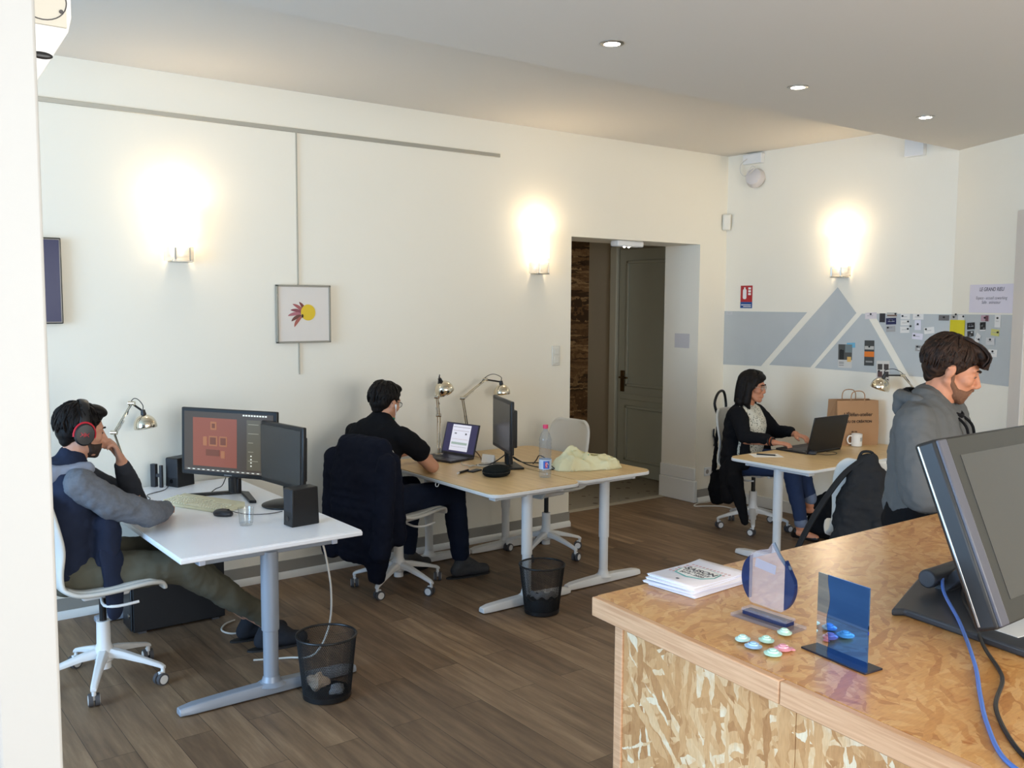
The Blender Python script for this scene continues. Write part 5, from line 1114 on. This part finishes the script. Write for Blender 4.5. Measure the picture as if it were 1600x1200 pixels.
t = thing('phone', 'small dark phone lying next to the round black case', 'phone', (-3.33, -.79, DH), math.radians(20)); b = B(); b.box((.10, .045, .009), (0, 0, .0045)); obj('body', b, plas_dark, t, bevel=.003)
t = thing('round_case', 'rounded black zip case on the birch desk near the bottle', 'case', (-3.29, -.97, DH), math.radians(38))
b = B(); b.lathe([(0, 0), (.085, .0), (.099, .010), (.102, .026), (.097, .042), (.07, .054), (0, .058)], 36, M.Diagonal((1.1, .85, 1, 1))); obj('shell', b, cloth('black_case_fabric', srgb(26, 30, 30)), t)
b = B(); b.tube([(1.1*.1025*math.cos(2*PI*i/48), .85*.1025*math.sin(2*PI*i/48), .026) for i in range(49)], .002, 6); obj('zip', b, plas_black, t)
b = B(); b.tube([(-.0, -.0, 0)]+[(.018*math.cos(a), 0, .018*math.sin(a)) for a in []]+[(0, .0, .001)], .001, 4); b.bm.free()
t = thing('cable_hook', 'small white hook under the edge of the birch desk', 'hook', (-3.672, -.88, .695)); b = B(); b.tube([(0, -.018, .0), (-.004, -.014, -.014), (-.005, 0, -.020), (-.004, .014, -.014), (0, .018, 0)], .0025, 6, sm=4); obj('wire', b, white_met, t)
# bottle
t = thing('water_bottle', 'clear plastic water bottle with pink cap on the birch desk', 'bottle', (-3.09, -1.21, DH))
pet = thin_glass('clear_plastic', (.90, .92, .94, 1), .07, .04, srgb(200, 210, 220), .08)
b = B(); prof = [(0, .004), (.034, .002), (.038, .012), (.0385, .06)]
for k in range(8): z = .065+.0225*k; prof += [(.0365, z), (.0392, z+.011)]
prof += [(.037, .245), (.028, .275), (.0145, .295), (.0135, .312)]; b.lathe(prof, 32, caps=(True, False)); obj('bottle_body', b, pet, t)
b = B(); b.cyl((0, 0, .306), (0, 0, .330), .0165, seg=24); obj('cap', b, mat('pink_cap', srgb(222, 66, 108), .4), t, bevel=.002)
b = B(); b.lathe([(.0396, .055), (.0398, .115)], 32, caps=(False, False)); lb = obj('label', b, mat('label_pale_blue', srgb(196, 214, 236), .4), t)
b = B(); b.grid(lambda u, v: V((.0402*math.cos(-2.55+1.0*u), .0402*math.sin(-2.55+1.0*u), .060+.048*v)), 10, 3); obj('label_patch', b, mat('label_blue', srgb(60, 110, 196), .4), lb)
b = B(); b.grid(lambda u, v: V((.0406*math.cos(-2.25+.35*u), .0406*math.sin(-2.25+.35*u), .066+.034*v)), 8, 3); obj('label_patch', b, mat('label_red', srgb(216, 60, 90), .4), lb)
b = B(); b.tube([(.0408*math.cos(a0), .0408*math.sin(a0), z0) for a0, z0 in [(-1.95+.17*math.cos(q), .084+.012*math.sin(q)) for q in [i*.5 for i in range(11)]]], .0016, 5); obj('label_swirl', b, paper_m, lb)
# yellow cloth bag
def cloth_bag():
    b = B(); torso(b, [(-.02, 0, .03, .21, .045), (0, 0, .06, .19, .045)], 1, 3)
    b.caps((-.02, .17, .05), .05, (.0, .13, .10), .035); b.caps((.0, .10, .06), .06, (.02, .08, .135), .03); b.caps((0, .05, .06), .07, (.02, .03, .115), .035); b.caps((0, -.02, .05), .07, (.02, -.06, .085), .03); b.caps((.0, -.08, .05), .06, (.01, -.15, .05), .035); b.caps((-.05, .05, .03), .04, (-.06, -.1, .03), .03)
    return b
t = thing('cloth_bag', 'crumpled pale yellow cloth bag lying on the birch desk', 'bag', (-2.66, -1.11, DH), math.radians(70))
bagm = cloth('pale_yellow_cotton', srgb(230, 224, 184))
def bag_h(x, y):
    """height of the heaped cloth at (x, y): a tall peak on the left, a lower shoulder on the right, creased by ridged folds"""
    d = 1-(abs(x)/.105)**2.6-(abs(y)/.235)**3.2
    if d <= 0: return 0
    env = .040 + .100*math.exp(-((y-.105)/.075)**2-((x-.01)/.09)**2) + .055*math.exp(-((y+.03)/.08)**2-(x/.08)**2) + .030*math.exp(-((y+.15)/.06)**2)
    q = V((x*9+y*5, y*8-x*6, 1.7)); r1 = 1-abs(noise.noise(q))*2.2; r2 = 1-abs(noise.noise(q*2.3+V((3, 1, 0))))*2.2
    return min(d*2.6, 1)**.6*(env*(.62+.36*r1+.10*r2))
b = B(); b.grid(lambda u, v: (lambda x, y: V((x+.016*noise.noise(V((y*14, x*14, 4))), y+.018*noise.noise(V((x*12, y*12, 9))), bag_h(x, y)+.0012)))((u-.5)*.22, (v-.5)*.48), 56, 110)
kill = [f for f in b.bm.faces if max(v_.co.z for v_ in f.verts) < .0016]; bmesh.ops.delete(b.bm, geom=kill, context='FACES')
obj('bag_body', b, bagm, t, solid=.0015, smooth=180)
b = B(); b.tube([(x, y, bag_h(x, y)+.006) for x, y in ((.0, .10), (.03, .05), (.045, -.02), (.045, -.10), (.035, -.17))]+[(.02, -.235, .035), (-.01, -.225, .020)], .011, 8, sm=5, flat=.35); obj('handle', b, bagm, t)
b = B(); b.tube([(x, y, bag_h(x, y)+.003) for x, y in ((-.035, .11), (-.03, .07), (-.035, .03), (-.03, -.005))], .010, 8, sm=4, flat=.25); obj('green_print', b, mat('mint_print', srgb(150, 196, 170), .8), t)
# things on the woman's desk
t = thing('note_sheet', 'white sheet of paper with a pen on it at the desk\'s left end', 'paper', (-1.27, -1.48, DH), math.radians(-35)); b = B(); b.box((.21, .15, .001), (0, 0, .0008)); obj('sheet', b, paper_m, t)
t = thing('pen', 'black pen lying on the white sheet beside the woman', 'pen', (-1.27, -1.48, DH+.007), math.radians(-60)); b = B(); b.cyl((-.065, 0, 0), (.065, 0, 0), .005, seg=10); obj('barrel', b, plas_black, t); b = B(); b.cyl((.065, 0, 0), (.075, 0, 0), .0035, .001, seg=10); obj('tip', b, steel, t)
t = thing('mug', 'white mug with small grey print in front of the paper bag', 'mug', (-.33, -1.60, DH+.001), math.radians(140))
b = B(); b.lathe([(0, .0), (.036, 0), (.040, .004), (.0405, .095), (.0375, .095), (.037, .008), (0, .007)], 36); obj('cup', b, mat('white_ceramic', srgb(232, 228, 220), .2), t)
b = B(); b.tube([(.040, 0, .078), (.060, 0, .076), (.070, 0, .050), (.060, 0, .022), (.040, 0, .020)], .0055, 10, sm=5); obj('handle', b, mat('white_ceramic', srgb(232, 228, 220), .2), t)
b = B(); b.grid(lambda u, v: V((.041*math.cos(1.9+.7*u), .041*math.sin(1.9+.7*u), .04+.03*v)), 8, 2); obj('print', b, mat('mug_print', srgb(172, 172, 168), .5), t)
cable('mouse_cable', 'thin cable from the woman\'s mouse beside the laptop', [(-.955, -1.68, .73), (-.90, -1.73, .7235), (-.80, -1.74, .7235), (-.74, -1.68, .7235), (-.78, -1.64, .7235)], .0022, plas_black)
kraft = mat('brown_kraft_paper', srgb(172, 130, 92), .75, var=.06, vscale=8)
t = thing('paper_bag', 'brown kraft paper carrier bag with black lettering standing on the desk', 'paper bag', (-.24, -1.50, DH), math.radians(-72))
# local: front face toward -y', width along x'
t.rotation_euler = (0, 0, math.radians(-28))
b = B(); w, d, h = .17, .085, .345
b.rings([[(-w, -d, 0), (w, -d, 0), (w, 0, 0), (w, d, 0), (-w, d, 0), (-w, 0, 0)], [(-w, -d, h*.5), (w, -d, h*.5), (w-.012, 0, h*.5), (w, d, h*.5), (-w, d, h*.5), (-w+.012, 0, h*.5)], [(-w, -d*.8, h), (w, -d*.8, h), (w-.03, 0, h), (w, d*.8, h), (-w, d*.8, h), (-w+.03, 0, h)]], True, False); obj('bag_body', b, kraft, t, solid=.002, smooth=None)
for s in (-1, 1):
    b = B(); b.tube([(-.055, s*d*.8, h-.03), (-.055, s*d*.8, h+.04), (-.03, s*d*.8, h+.07), (.03, s*d*.8, h+.07), (.055, s*d*.8, h+.04), (.055, s*d*.8, h-.03)], .004, 8, sm=4); obj('handle', b, kraft, t)
bk = mat('black_bag_ink', srgb(58, 40, 30), .7)
FM = lambda x, z, sl=0: M.Translation(V((x, -d-.0016+(z/h-.5)*d*.2*(2 if z > h*.5 else 0), z))) @ M.Rotation(PI/2, 4, 'X') @ M.Rotation(-sl, 4, 'Z')
text_part('bag_lettering', 'L\'Éléfan-atelier', .040, FM(.0, .225), bk, t, bold=.0006)
text_part('bag_lettering', 'LIEU DE CRÉATION', .026, FM(.0, .175), bk, t, bold=.001)
text_part('bag_lettering', 'de vie\nLocal', .020, FM(-.03, .10), bk, t, bold=.0004)
# hanging headset/cable tie on the wall near the chair
b = B(); b.tube([(-.12, -.012, .66), (-.125, -.014, .60), (-.105, -.018, .565), (-.10, -.02, .52), (-.11, -.018, .50)], lambda q: .006+.012*q, 8, sm=5); b.tube([(-.07, -.012, .635), (-.08, -.014, .585), (-.10, -.018, .555)], .006, 8, sm=4); props(obj('wall_hook', b, plas_black), 'small black clamp with two prongs hanging on the corner wall', 'clamp')
# black bag on the floor under the woman's desk
b = B(); torso(b, [(0, 0, .07, .20, .07), (0, 0, .18, .19, .085), (0, 0, .28, .14, .06)], 1, 3); b.caps((0, -.17, .10), .07, (.03, -.24, .20), .06)
o = obj('bag_body', b, cloth('black_bag_cloth', srgb(18, 19, 22)), None, remesh=.010, sm=4, wrinkle=.04, wscale=.07); t = thing('black_bag', 'limp black bag on the floor under the woman\'s desk', 'bag', (-.50, -1.52, 0), math.radians(20)); o.parent = t
b = B(); b.tube([(0, -.08, .30), (0, -.03, .36), (0, .05, .36), (0, .10, .29)], .010, 8, sm=5); obj('handle', b, cloth('black_bag_cloth', srgb(18, 19, 22)), t)
# backpack slung over the fifth chair
bpk = cloth('charcoal_backpack_cloth', srgb(42, 42, 43), var=.15, vscale=12)
t = thing('backpack', 'dark grey backpack slung over the back of the chair behind the counter', 'backpack', (-1.86, -2.66, 0), math.radians(35))
b = B(); torso(b, [(-.37, .02, .36, .18, .11), (-.38, .02, .55, .19, .12), (-.37, .02, .72, .17, .11), (-.345, .03, .86, .11, .07), (-.325, .03, .96, .05, .035)], 1, 4); b.caps((-.44, -.05, .42), .08, (-.45, -.05, .62), .075); b.caps((-.40, -.13, .45), .09, (-.42, -.16, .60), .07); b.caps((-.36, -.24, .40), .08, (-.30, -.30, .52), .06)
obj('bag_body', b, bpk, t, remesh=.010, sm=4, wrinkle=.05, wscale=.08)
b = B(); b.tube([(-.33, .06, .96), (-.36, .16, .87), (-.40, .28, .68), (-.41, .38, .46), (-.41, .43, .28), (-.40, .30, .24), (-.38, .12, .30)], .032, 10, sm=6, flat=.4); obj('shoulder_strap', b, bpk, t)
b = B(); b.tube([(-.315, -.01, .955), (-.315, .01, 1.0), (-.315, .06, 1.0), (-.315, .08, .955)], .013, 8, sm=5, flat=.6); obj('top_handle', b, bpk, t)
b = B(); b.tube([(-.39, -.20, .80), (-.455, -.20, .72), (-.475, -.20, .60)], .020, 8, sm=5, flat=.4); obj('side_strap', b, plas_black, t)

# ================================================================ OSB counter
osb_top = osb_mat('osb_varnished_top', [(.0, srgb(184, 122, 60)), (.25, srgb(204, 144, 78)), (.6, srgb(213, 157, 90)), (.98, srgb(222, 172, 110))], 10, 1.3, .36, .55, .84, horiz=True, bumpy=.08)
osb_side = osb_mat('osb_raw_side', [(.0, srgb(172, 122, 74)), (.3, srgb(198, 150, 98)), (.62, srgb(208, 164, 114)), (.86, srgb(218, 182, 136)), (.99, srgb(228, 210, 178))], 8.5, 5.2, .7, 0, .68, horiz=False)
pine = grain_mat('pine_edging', srgb(194, 146, 106), srgb(218, 174, 134), (20, 1.2, 60), .5, 0, 0, 3)
CT = 1.05
e0 = V((-5.13, -3.905)); e1 = V((-5.19, -4.56)); ed = (e1-e0).normalized(); e2 = e0+ed*3.3; ed_n = V((-ed.y, ed.x))     # front edge line
if ed_n.x > 0: ed_n = -ed_n
t = thing('counter', 'reception counter clad in oriented strand board with pine edging', 'counter', (0, 0, 0))
b = B(); b.prism([(e0.x+.02, e0.y), (-3.46, -3.925), (-3.40, -3.96), (-3.38, -4.2), (-3.30, -5.0), (-4.3, -5.05), (-4.45, e2.y), (e2.x+.02, e2.y)], CT-.022, CT); obj('worktop', b, osb_top, t, bevel=.002)
b = B()
def edge_strip(a, c_, z0, z1, o0, o1, bb_):
    n = ed_n; bb_.prism([(a.x+n.x*o0, a.y+n.y*o0), (a.x+n.x*o1, a.y+n.y*o1), (c_.x+n.x*o1, c_.y+n.y*o1), (c_.x+n.x*o0, c_.y+n.y*o0)], z0, z1)
j = e0+ed*.625
b = B(); edge_strip(e0, j-ed*.001, CT-.05, CT-.0005, -.02, 0, b); obj('edge_strip', b, pine, t, bevel=.003)
b = B(); edge_strip(j+ed*.001, e2, CT-.05, CT-.0005, -.02, 0, b); obj('edge_strip', b, pine, t, bevel=.003)
b = B(); b.prism([(e0.x+.02, e0.y-.0), (e0.x+.02, e0.y-.02), (-3.47, -3.945), (-3.46, -3.925)], CT-.05, CT-.0225); obj('back_edge_strip', b, pine, t)
b = B(); fr = e0-V((0, .035)); edge_strip(fr, j, 0, CT-.05, -.07, -.052, b); obj('front_panel', b, osb_side, t)
b = B(); edge_strip(j+ed*.002, e2, 0, CT-.05, -.07, -.052, b); obj('front_panel', b, osb_side, t)
b = B(); edge_strip(fr-ed*.001, fr+ed*.030, 0, CT-.05, -.075, -.046, b); obj('corner_post', b, pine, t, bevel=.003)
b = B(); b.prism([(fr.x+.075, fr.y+.0), (-3.50, -3.97), (-3.50, -3.99), (fr.x+.075, fr.y-.02)], 0, CT-.05); obj('side_panel', b, osb_side, t)
b = B(); b.prism([(-3.52, -3.97), (-3.50, -3.97), (-3.50, -5.0), (-3.52, -5.0)], 0, CT-.05); obj('end_panel', b, osb_side, t)

# brochures
rot_br = math.atan2(-.17, -.06)
bro = [(0, 0, 0, 'uppermost'), (-.012, -.004, .06, ''), (.006, -.012, -.05, ''), (-.016, .006, .12, ''), (.01, .01, -.09, ''), (-.008, -.01, .03, '')]
bw, bh = .160, .215
cov = mat('brochure_cover', srgb(232, 226, 230), .45); pagem = mat('brochure_pages', srgb(228, 230, 246), .7)
for k in range(6):
    dx, dy, da, _ = bro[5-k]; z = CT + .0015 + .0042*k
    lab = 'season brochure with teal hexagon title, topmost of the pile on the counter' if k == 5 else 'white brochure in the pile beside the glass trophy, %s' % ('lowest of all|second from the bottom|third from the bottom|third from the top|just under the topmost'.split('|')[k])
    t = thing('brochure', lab, 'brochure', (-4.825+dx, -3.985+dy, z), .02+da, 'brochures in a pile')
    b = B(); b.grid(lambda u, v: V(((u-.5)*bh, (v-.5)*bw, .0030+.005*(abs(2*u-1)**3)*(1 if u > .5 else .2))), 14, 3); obj('cover', b, cov, t, solid=.0008, smooth=60)
    b = B(); b.box((bh-.004, bw-.004, .0026), (0, 0, .0012)); obj('pages', b, pagem, t)
    if k == 5:
        # local x runs along the brochure's height (title reads across local y)
        TM = lambda x, y: M(((0, -1, 0, 0), (1, 0, 0, 0), (0, 0, 1, 0), (0, 0, 0, 1)))
        zt = .0046; g_ = mat('teal_print', srgb(104, 168, 160), .5); pk = mat('pink_print', srgb(206, 160, 156), .5); dkp = mat('dark_print', srgb(62, 64, 70), .5)
        # text frame: reading direction R, up direction U in local xy
        Rv = V((0, -1, 0)); Uv = V((1, 0, 0)); TB = M((Rv, Uv, V((0, 0, 1)))).transposed().to_4x4()
        def tm(x, y): m_ = TB.copy(); m_.translation = Rv*x+Uv*y+V((0, 0, zt)); return m_
        hexa = [(-.055, .005), (-.045, .035), (0, .048), (.05, .036), (.058, .0), (.04, -.03), (0, -.042), (-.045, -.03)]
        for (x0, x1, y0, y1) in ((-.068, .07, .05, .075), (-.068, -.045, -.01, .05)): 
            n_ = 0
            yy = y0
            while yy < y1:
                xx = x0
                while xx < x1:
                    b_ = None; n_ += 1; xx += .014
                yy += .012
        b = B()
        for i in range(11):
            for j_ in range(7):
                x = -.066+.0125*i+(.006 if j_ % 2 else 0); y = -.03+.0175*j_
                if y < .048-abs(x)*.3 and x > -.050+.0 and y < .047: continue
                P = [(x, y-.005), (x+.005, y), (x, y+.006), (x-.005, y)]; P3 = [Rv*px+Uv*py for px, py in P]; b.prism([(p.x, p.y) for p in P3], .0040, .0044)
        obj('pattern', b, pk, t, smooth=None)
        P3 = [Rv*px*1.08+Uv*py*1.1 for px, py in hexa]; b = B(); b.prism([(p.x, p.y) for p in P3], .0040, .0046); obj('teal_outline', b, g_, t, smooth=None)
        P3 = [Rv*px+Uv*(py+.002) for px, py in hexa]; b = B(); b.prism([(p.x, p.y) for p in P3], .0042, .0050); obj('title_panel', b, paper_m, t, smooth=None)
        zt = .0052
        text_part('title', 'SAISON', .030, tm(0, .010), dkp, t, .0002, bold=.0008); text_part('title', 'CULTURELLE', .0155, tm(0, -.006), dkp, t, .0002, bold=.0003); text_part('title', '2019 - 2020', .0165, tm(0, -.024), dkp, t, .0002, bold=.0003)
        b = B(); P3 = Rv*.0-Uv*.075; b.box((.006, .008, .001), (P3.x, P3.y, .005)); obj('small_mark', b, dkp, t)
        b = B(); P3 = Rv*.058+Uv*.085; b.box((.02, .03, .0012), (P3.x, P3.y, .0042)); obj('corner_print', b, g_, t)

# glass trophy
acr = thin_glass('clear_acrylic', (.97, .965, .98, 1), .06, .02, srgb(226, 214, 222), .16)
blue_ac = thin_glass('blue_acrylic', (.16, .22, .46, 1), .10, .03, srgb(38, 56, 104), .45)
t = thing('glass_trophy', 'round clear and blue acrylic trophy on a small base', 'trophy', (-4.925, -4.297, CT), math.atan2(-.152, -.0))
# local x runs along the plate toward the camera's right, y is thickness
t.rotation_euler = (0, 0, math.atan2(-.149, .002))
b = B(); b.bb(-.085, .085, -.032, .032, 0, .008); obj('base', b, acr, t, bevel=.001)
b = B(); b.bb(-.062, .062, -.016, .016, .008, .018); obj('base_upper', b, blue_ac, t, bevel=.001)
b = B(); b.bb(-.064, .064, -.018, .018, .018, .024); obj('base_top', b, acr, t, bevel=.001)
YM = M(((1, 0, 0, 0), (0, 0, 1, 0), (0, 1, 0, 0), (0, 0, 0, 1)))
R = .075; cz = .10
def circ(a): return (R*math.cos(a), cz+R*1.0*math.sin(a))
mid = []
for k in range(41):
    a = math.radians(-130 + k*(260)/40) ; mid.append(a)
arc = [circ(math.radians(a)) for a in range(-58, 20, 6)]
tip = [(.060, cz+.042), (.043, cz+.052), (.026, cz+.070), (.010, cz+.094)]
left = [circ(math.radians(a)) for a in range(92, 150, 8)]
arc2 = [circ(math.radians(a)) for a in range(150, 240, 6)]
body = [p for p in arc+tip+left+arc2]
clip = [(max(-.052, min(.047, x)), z) for x, z in body]
b = B(); b.prism(clip, -.006, .006, YM); obj('clear_disc', b, acr, t, smooth=None)
seg_r = [(.0475, cz-.057)]+[p for p in arc if p[0] > .0475]+[(.0475, cz+.060)]
b = B(); b.prism(seg_r, -.006, .006, YM); obj('blue_segment', b, blue_ac, t, smooth=None)
seg_l = [(-.0525, cz+.052)]+[p for p in arc2 if p[0] < -.0525]+[(-.0525, cz-.052)]
b = B(); b.prism(seg_l, -.006, .006, YM); obj('blue_segment', b, blue_ac, t, smooth=None)
b = B(); b.tube([(x, 0, z) for x, z in [(.010, cz+.094), (.026, cz+.070), (.043, cz+.052), (.060, cz+.042)]], .0045, 6, sm=4); obj('dark_rim', b, mat('slate_rim', srgb(84, 96, 112), .2), t)
b = B(); b.box((.058, .0006, .022), (-.006, -.0065, cz+.036), (0, .12, 0)); obj('engraving', b, thin_glass('frosted_engraving', (.9, .9, .92, 1), .02, .3, srgb(190, 190, 204), .4), t)
# sweets
sw = [(-5.072, -4.342, srgb(196, 232, 224), 'mint sweet in foil, leftmost of the loose sweets on the counter', .3), (-5.035, -4.378, srgb(190, 228, 206), 'pale green sweet lying edge-on behind the blue one', 1.2), (-5.088, -4.384, srgb(150, 186, 216), 'blue-grey sweet just in front of the leftmost one', 2.0),
      (-5.088, -4.436, srgb(184, 226, 206), 'round green sweet nearest the counter edge', .1), (-5.048, -4.432, srgb(226, 150, 160), 'pink twisted sweet on the counter', 2.6), (-4.962, -4.372, srgb(198, 232, 212), 'pale green sweet touching the trophy base', .8)]
for k, (x, y, c_, lab, a) in enumerate(sw):
    t = thing('sweet', lab, 'sweet', (x, y, CT+.001), a, 'wrapped sweets by the trophy')
    b = B(); b.lathe([(0, 0), (.011, .0), (.0190, .004), (.0195, .006), (.0125, .0085), (.0115, .0115), (0, .013)], 20, M.Diagonal((1, .85 if k != 3 else 1, 1, 1)))
    if k == 4: b.prism([(.01, 0), (.026, .009), (.028, -.008)], .001, .005); b.prism([(-.01, 0), (-.024, -.008), (-.025, .007)], .001, .005)
    obj('wrapper', b, mat('sweet_%d' % k, c_, .25, coat=.5), t)
    b = B(); b.lathe([(0, .0125), (.007, .0122), (.0065, .014), (0, .0145)], 16); obj('centre', b, mat('sweet_c%d' % k, tuple(min(1, q*1.15) for q in c_[:3])+(1,), .2), t)
# blue mirror stand
t = thing('acrylic_stand', 'upright blue and mirrored acrylic plaque in a dark foot', 'plaque', (-4.985, -4.532, CT), math.atan2(-.135, -.02))
t.rotation_euler = (0, 0, math.atan2(-.158, -.020))
nb = mat('near_black_acrylic', srgb(30, 30, 44), .15)
b = B(); b.bb(-.085, .085, -.027, .027, 0, .004); obj('foot', b, nb, t, bevel=.0008)
mir = mat('mirror_acrylic', srgb(226, 228, 236), .03, metal=1); bmir = mat('blue_mirror_acrylic', (.12, .34, 1, 1), .04, metal=1); bdk = mat('blue_black_edge', srgb(16, 18, 34), .2)
xs = lambda z: -.036+.0035*math.sin((z-.004)/.165*2*PI*1.8)
N_ = 30; H_ = .168
wav = [(xs(.004+H_*k/N_), .004+H_*k/N_) for k in range(N_+1)]
b = B(); b.prism([(-.066, .004)]+wav+[(-.066, .004+H_)], -.0015, .0015, YM); obj('mirror_panel', b, mir, t, smooth=None)
b = B(); b.prism([(.068, .004+H_), (.068, .004)]+wav, -.0016, .0016, YM); obj('blue_panel', b, bmir, t, smooth=None)
b = B(); b.tube([(x, 0, z) for x, z in wav], .0018, 6); obj('wavy_seam', b, bdk, t)
lb_ = mat('bright_blue_tag', srgb(60, 150, 246), .3); 
# touch-screen till monitor
t = thing('till_monitor', 'large tilted touch-screen monitor on the counter, cut by the right edge', 'monitor', (-4.10, -4.60, CT))
grey_sc = mat('till_screen_glass', srgb(50, 48, 42), .07, spec=1.0, coat=.4)
# frame: bottom-left corner and lean
bx, by, bz = -4.735-(-4.10), -4.735-(-4.60), .068
lean = math.atan2(.160, .385); Hs, Ws = .418, .52
mm = M.Translation(V((bx, by, bz))) @ M.Rotation(-lean, 4, 'X')
def tb(x0, x1, y0, y1, z0, z1, name, mt, par, bev=.0):
    b = B(); b.M = mm; b.bb(x0, x1, y0, y1, z0, z1); return obj(name, b, mt, par, bevel=bev)
casing = tb(0, Ws, -.006, .046, 0, Hs, 'casing', mat('till_black_casing', srgb(40, 40, 40), .42), t, .008)
tb(-.0012, .003, .032, .037, .01, Hs-.006, 'silver_side_trim', steel, casing, .001)
tb(.004, .040, -.0125, -.004, .004, Hs-.004, 'side_bezel', mat('till_grey_bezel', srgb(84, 84, 92), .35), casing, .003)
tb(.040, Ws-.006, -.011, -.004, .004, Hs-.004, 'front_bezel', mat('till_dark_bezel', srgb(52, 51, 46), .35), casing, .002)
scn = tb(.075, Ws-.04, -.0125, -.010, .05, Hs-.045, 'screen', grey_sc, t)
b = B(); b.cyl((-.36, .17, .055), (.10, .17, .055), .024, seg=20); b.rings([[(-.30, .15, .01), (-.18, .15, .01), (-.18, .19, .01), (-.30, .19, .01)], [(-.30, .02, .16), (-.10, .02, .16), (-.10, .06, .16), (-.30, .06, .16)]]) ; obj('hinge_arm', b, mat('till_hinge', srgb(50, 51, 55), .4), t, bevel=.004)
b = B(); b.prism([(-.545, .155), (-.52, .135), (-.57, -.20), (.10, -.22), (.10, .26), (-.20, .27), (-.31, .235)], 0, .018); obj('stand_base', b, mat('till_base', srgb(58, 60, 64), .4), t, bevel=.005)
b = B(); b.bb(-.56, -.40, -.12, -.045, .0185, .0195); o = obj('sheet', b, paper_m, None); tt = thing('paper_slip', 'white paper slip on the foot of the till monitor', 'paper', (-4.03, -4.68, CT), math.radians(-8)); o.parent = tt
cable('network_cable', 'bright blue network cable running from the till monitor over the counter', [(-4.33, -4.44, 1.09), (-4.38, -4.435, 1.115), (-4.47, -4.48, 1.09), (-4.62, -4.60, 1.072), (-4.80, -4.725, 1.057), (-4.93, -4.80, 1.0535), (-5.05, -4.872, 1.0535), (-5.16, -4.955, 1.0535), (-5.20, -5.04, 1.0535)], .0042, mat('blue_cable', srgb(78, 118, 196), .4), 'till cables')
cable('power_cable', 'black cable lying beside the blue one on the counter', [(-4.34, -4.47, 1.09), (-4.42, -4.50, 1.076), (-4.57, -4.605, 1.072), (-4.69, -4.69, 1.059), (-4.78, -4.765, 1.0535), (-4.84, -4.80, 1.0535), (-4.98, -4.855, 1.0535), (-5.12, -4.965, 1.0535), (-5.16, -5.06, 1.0535)], .0042, plas_black, 'till cables')
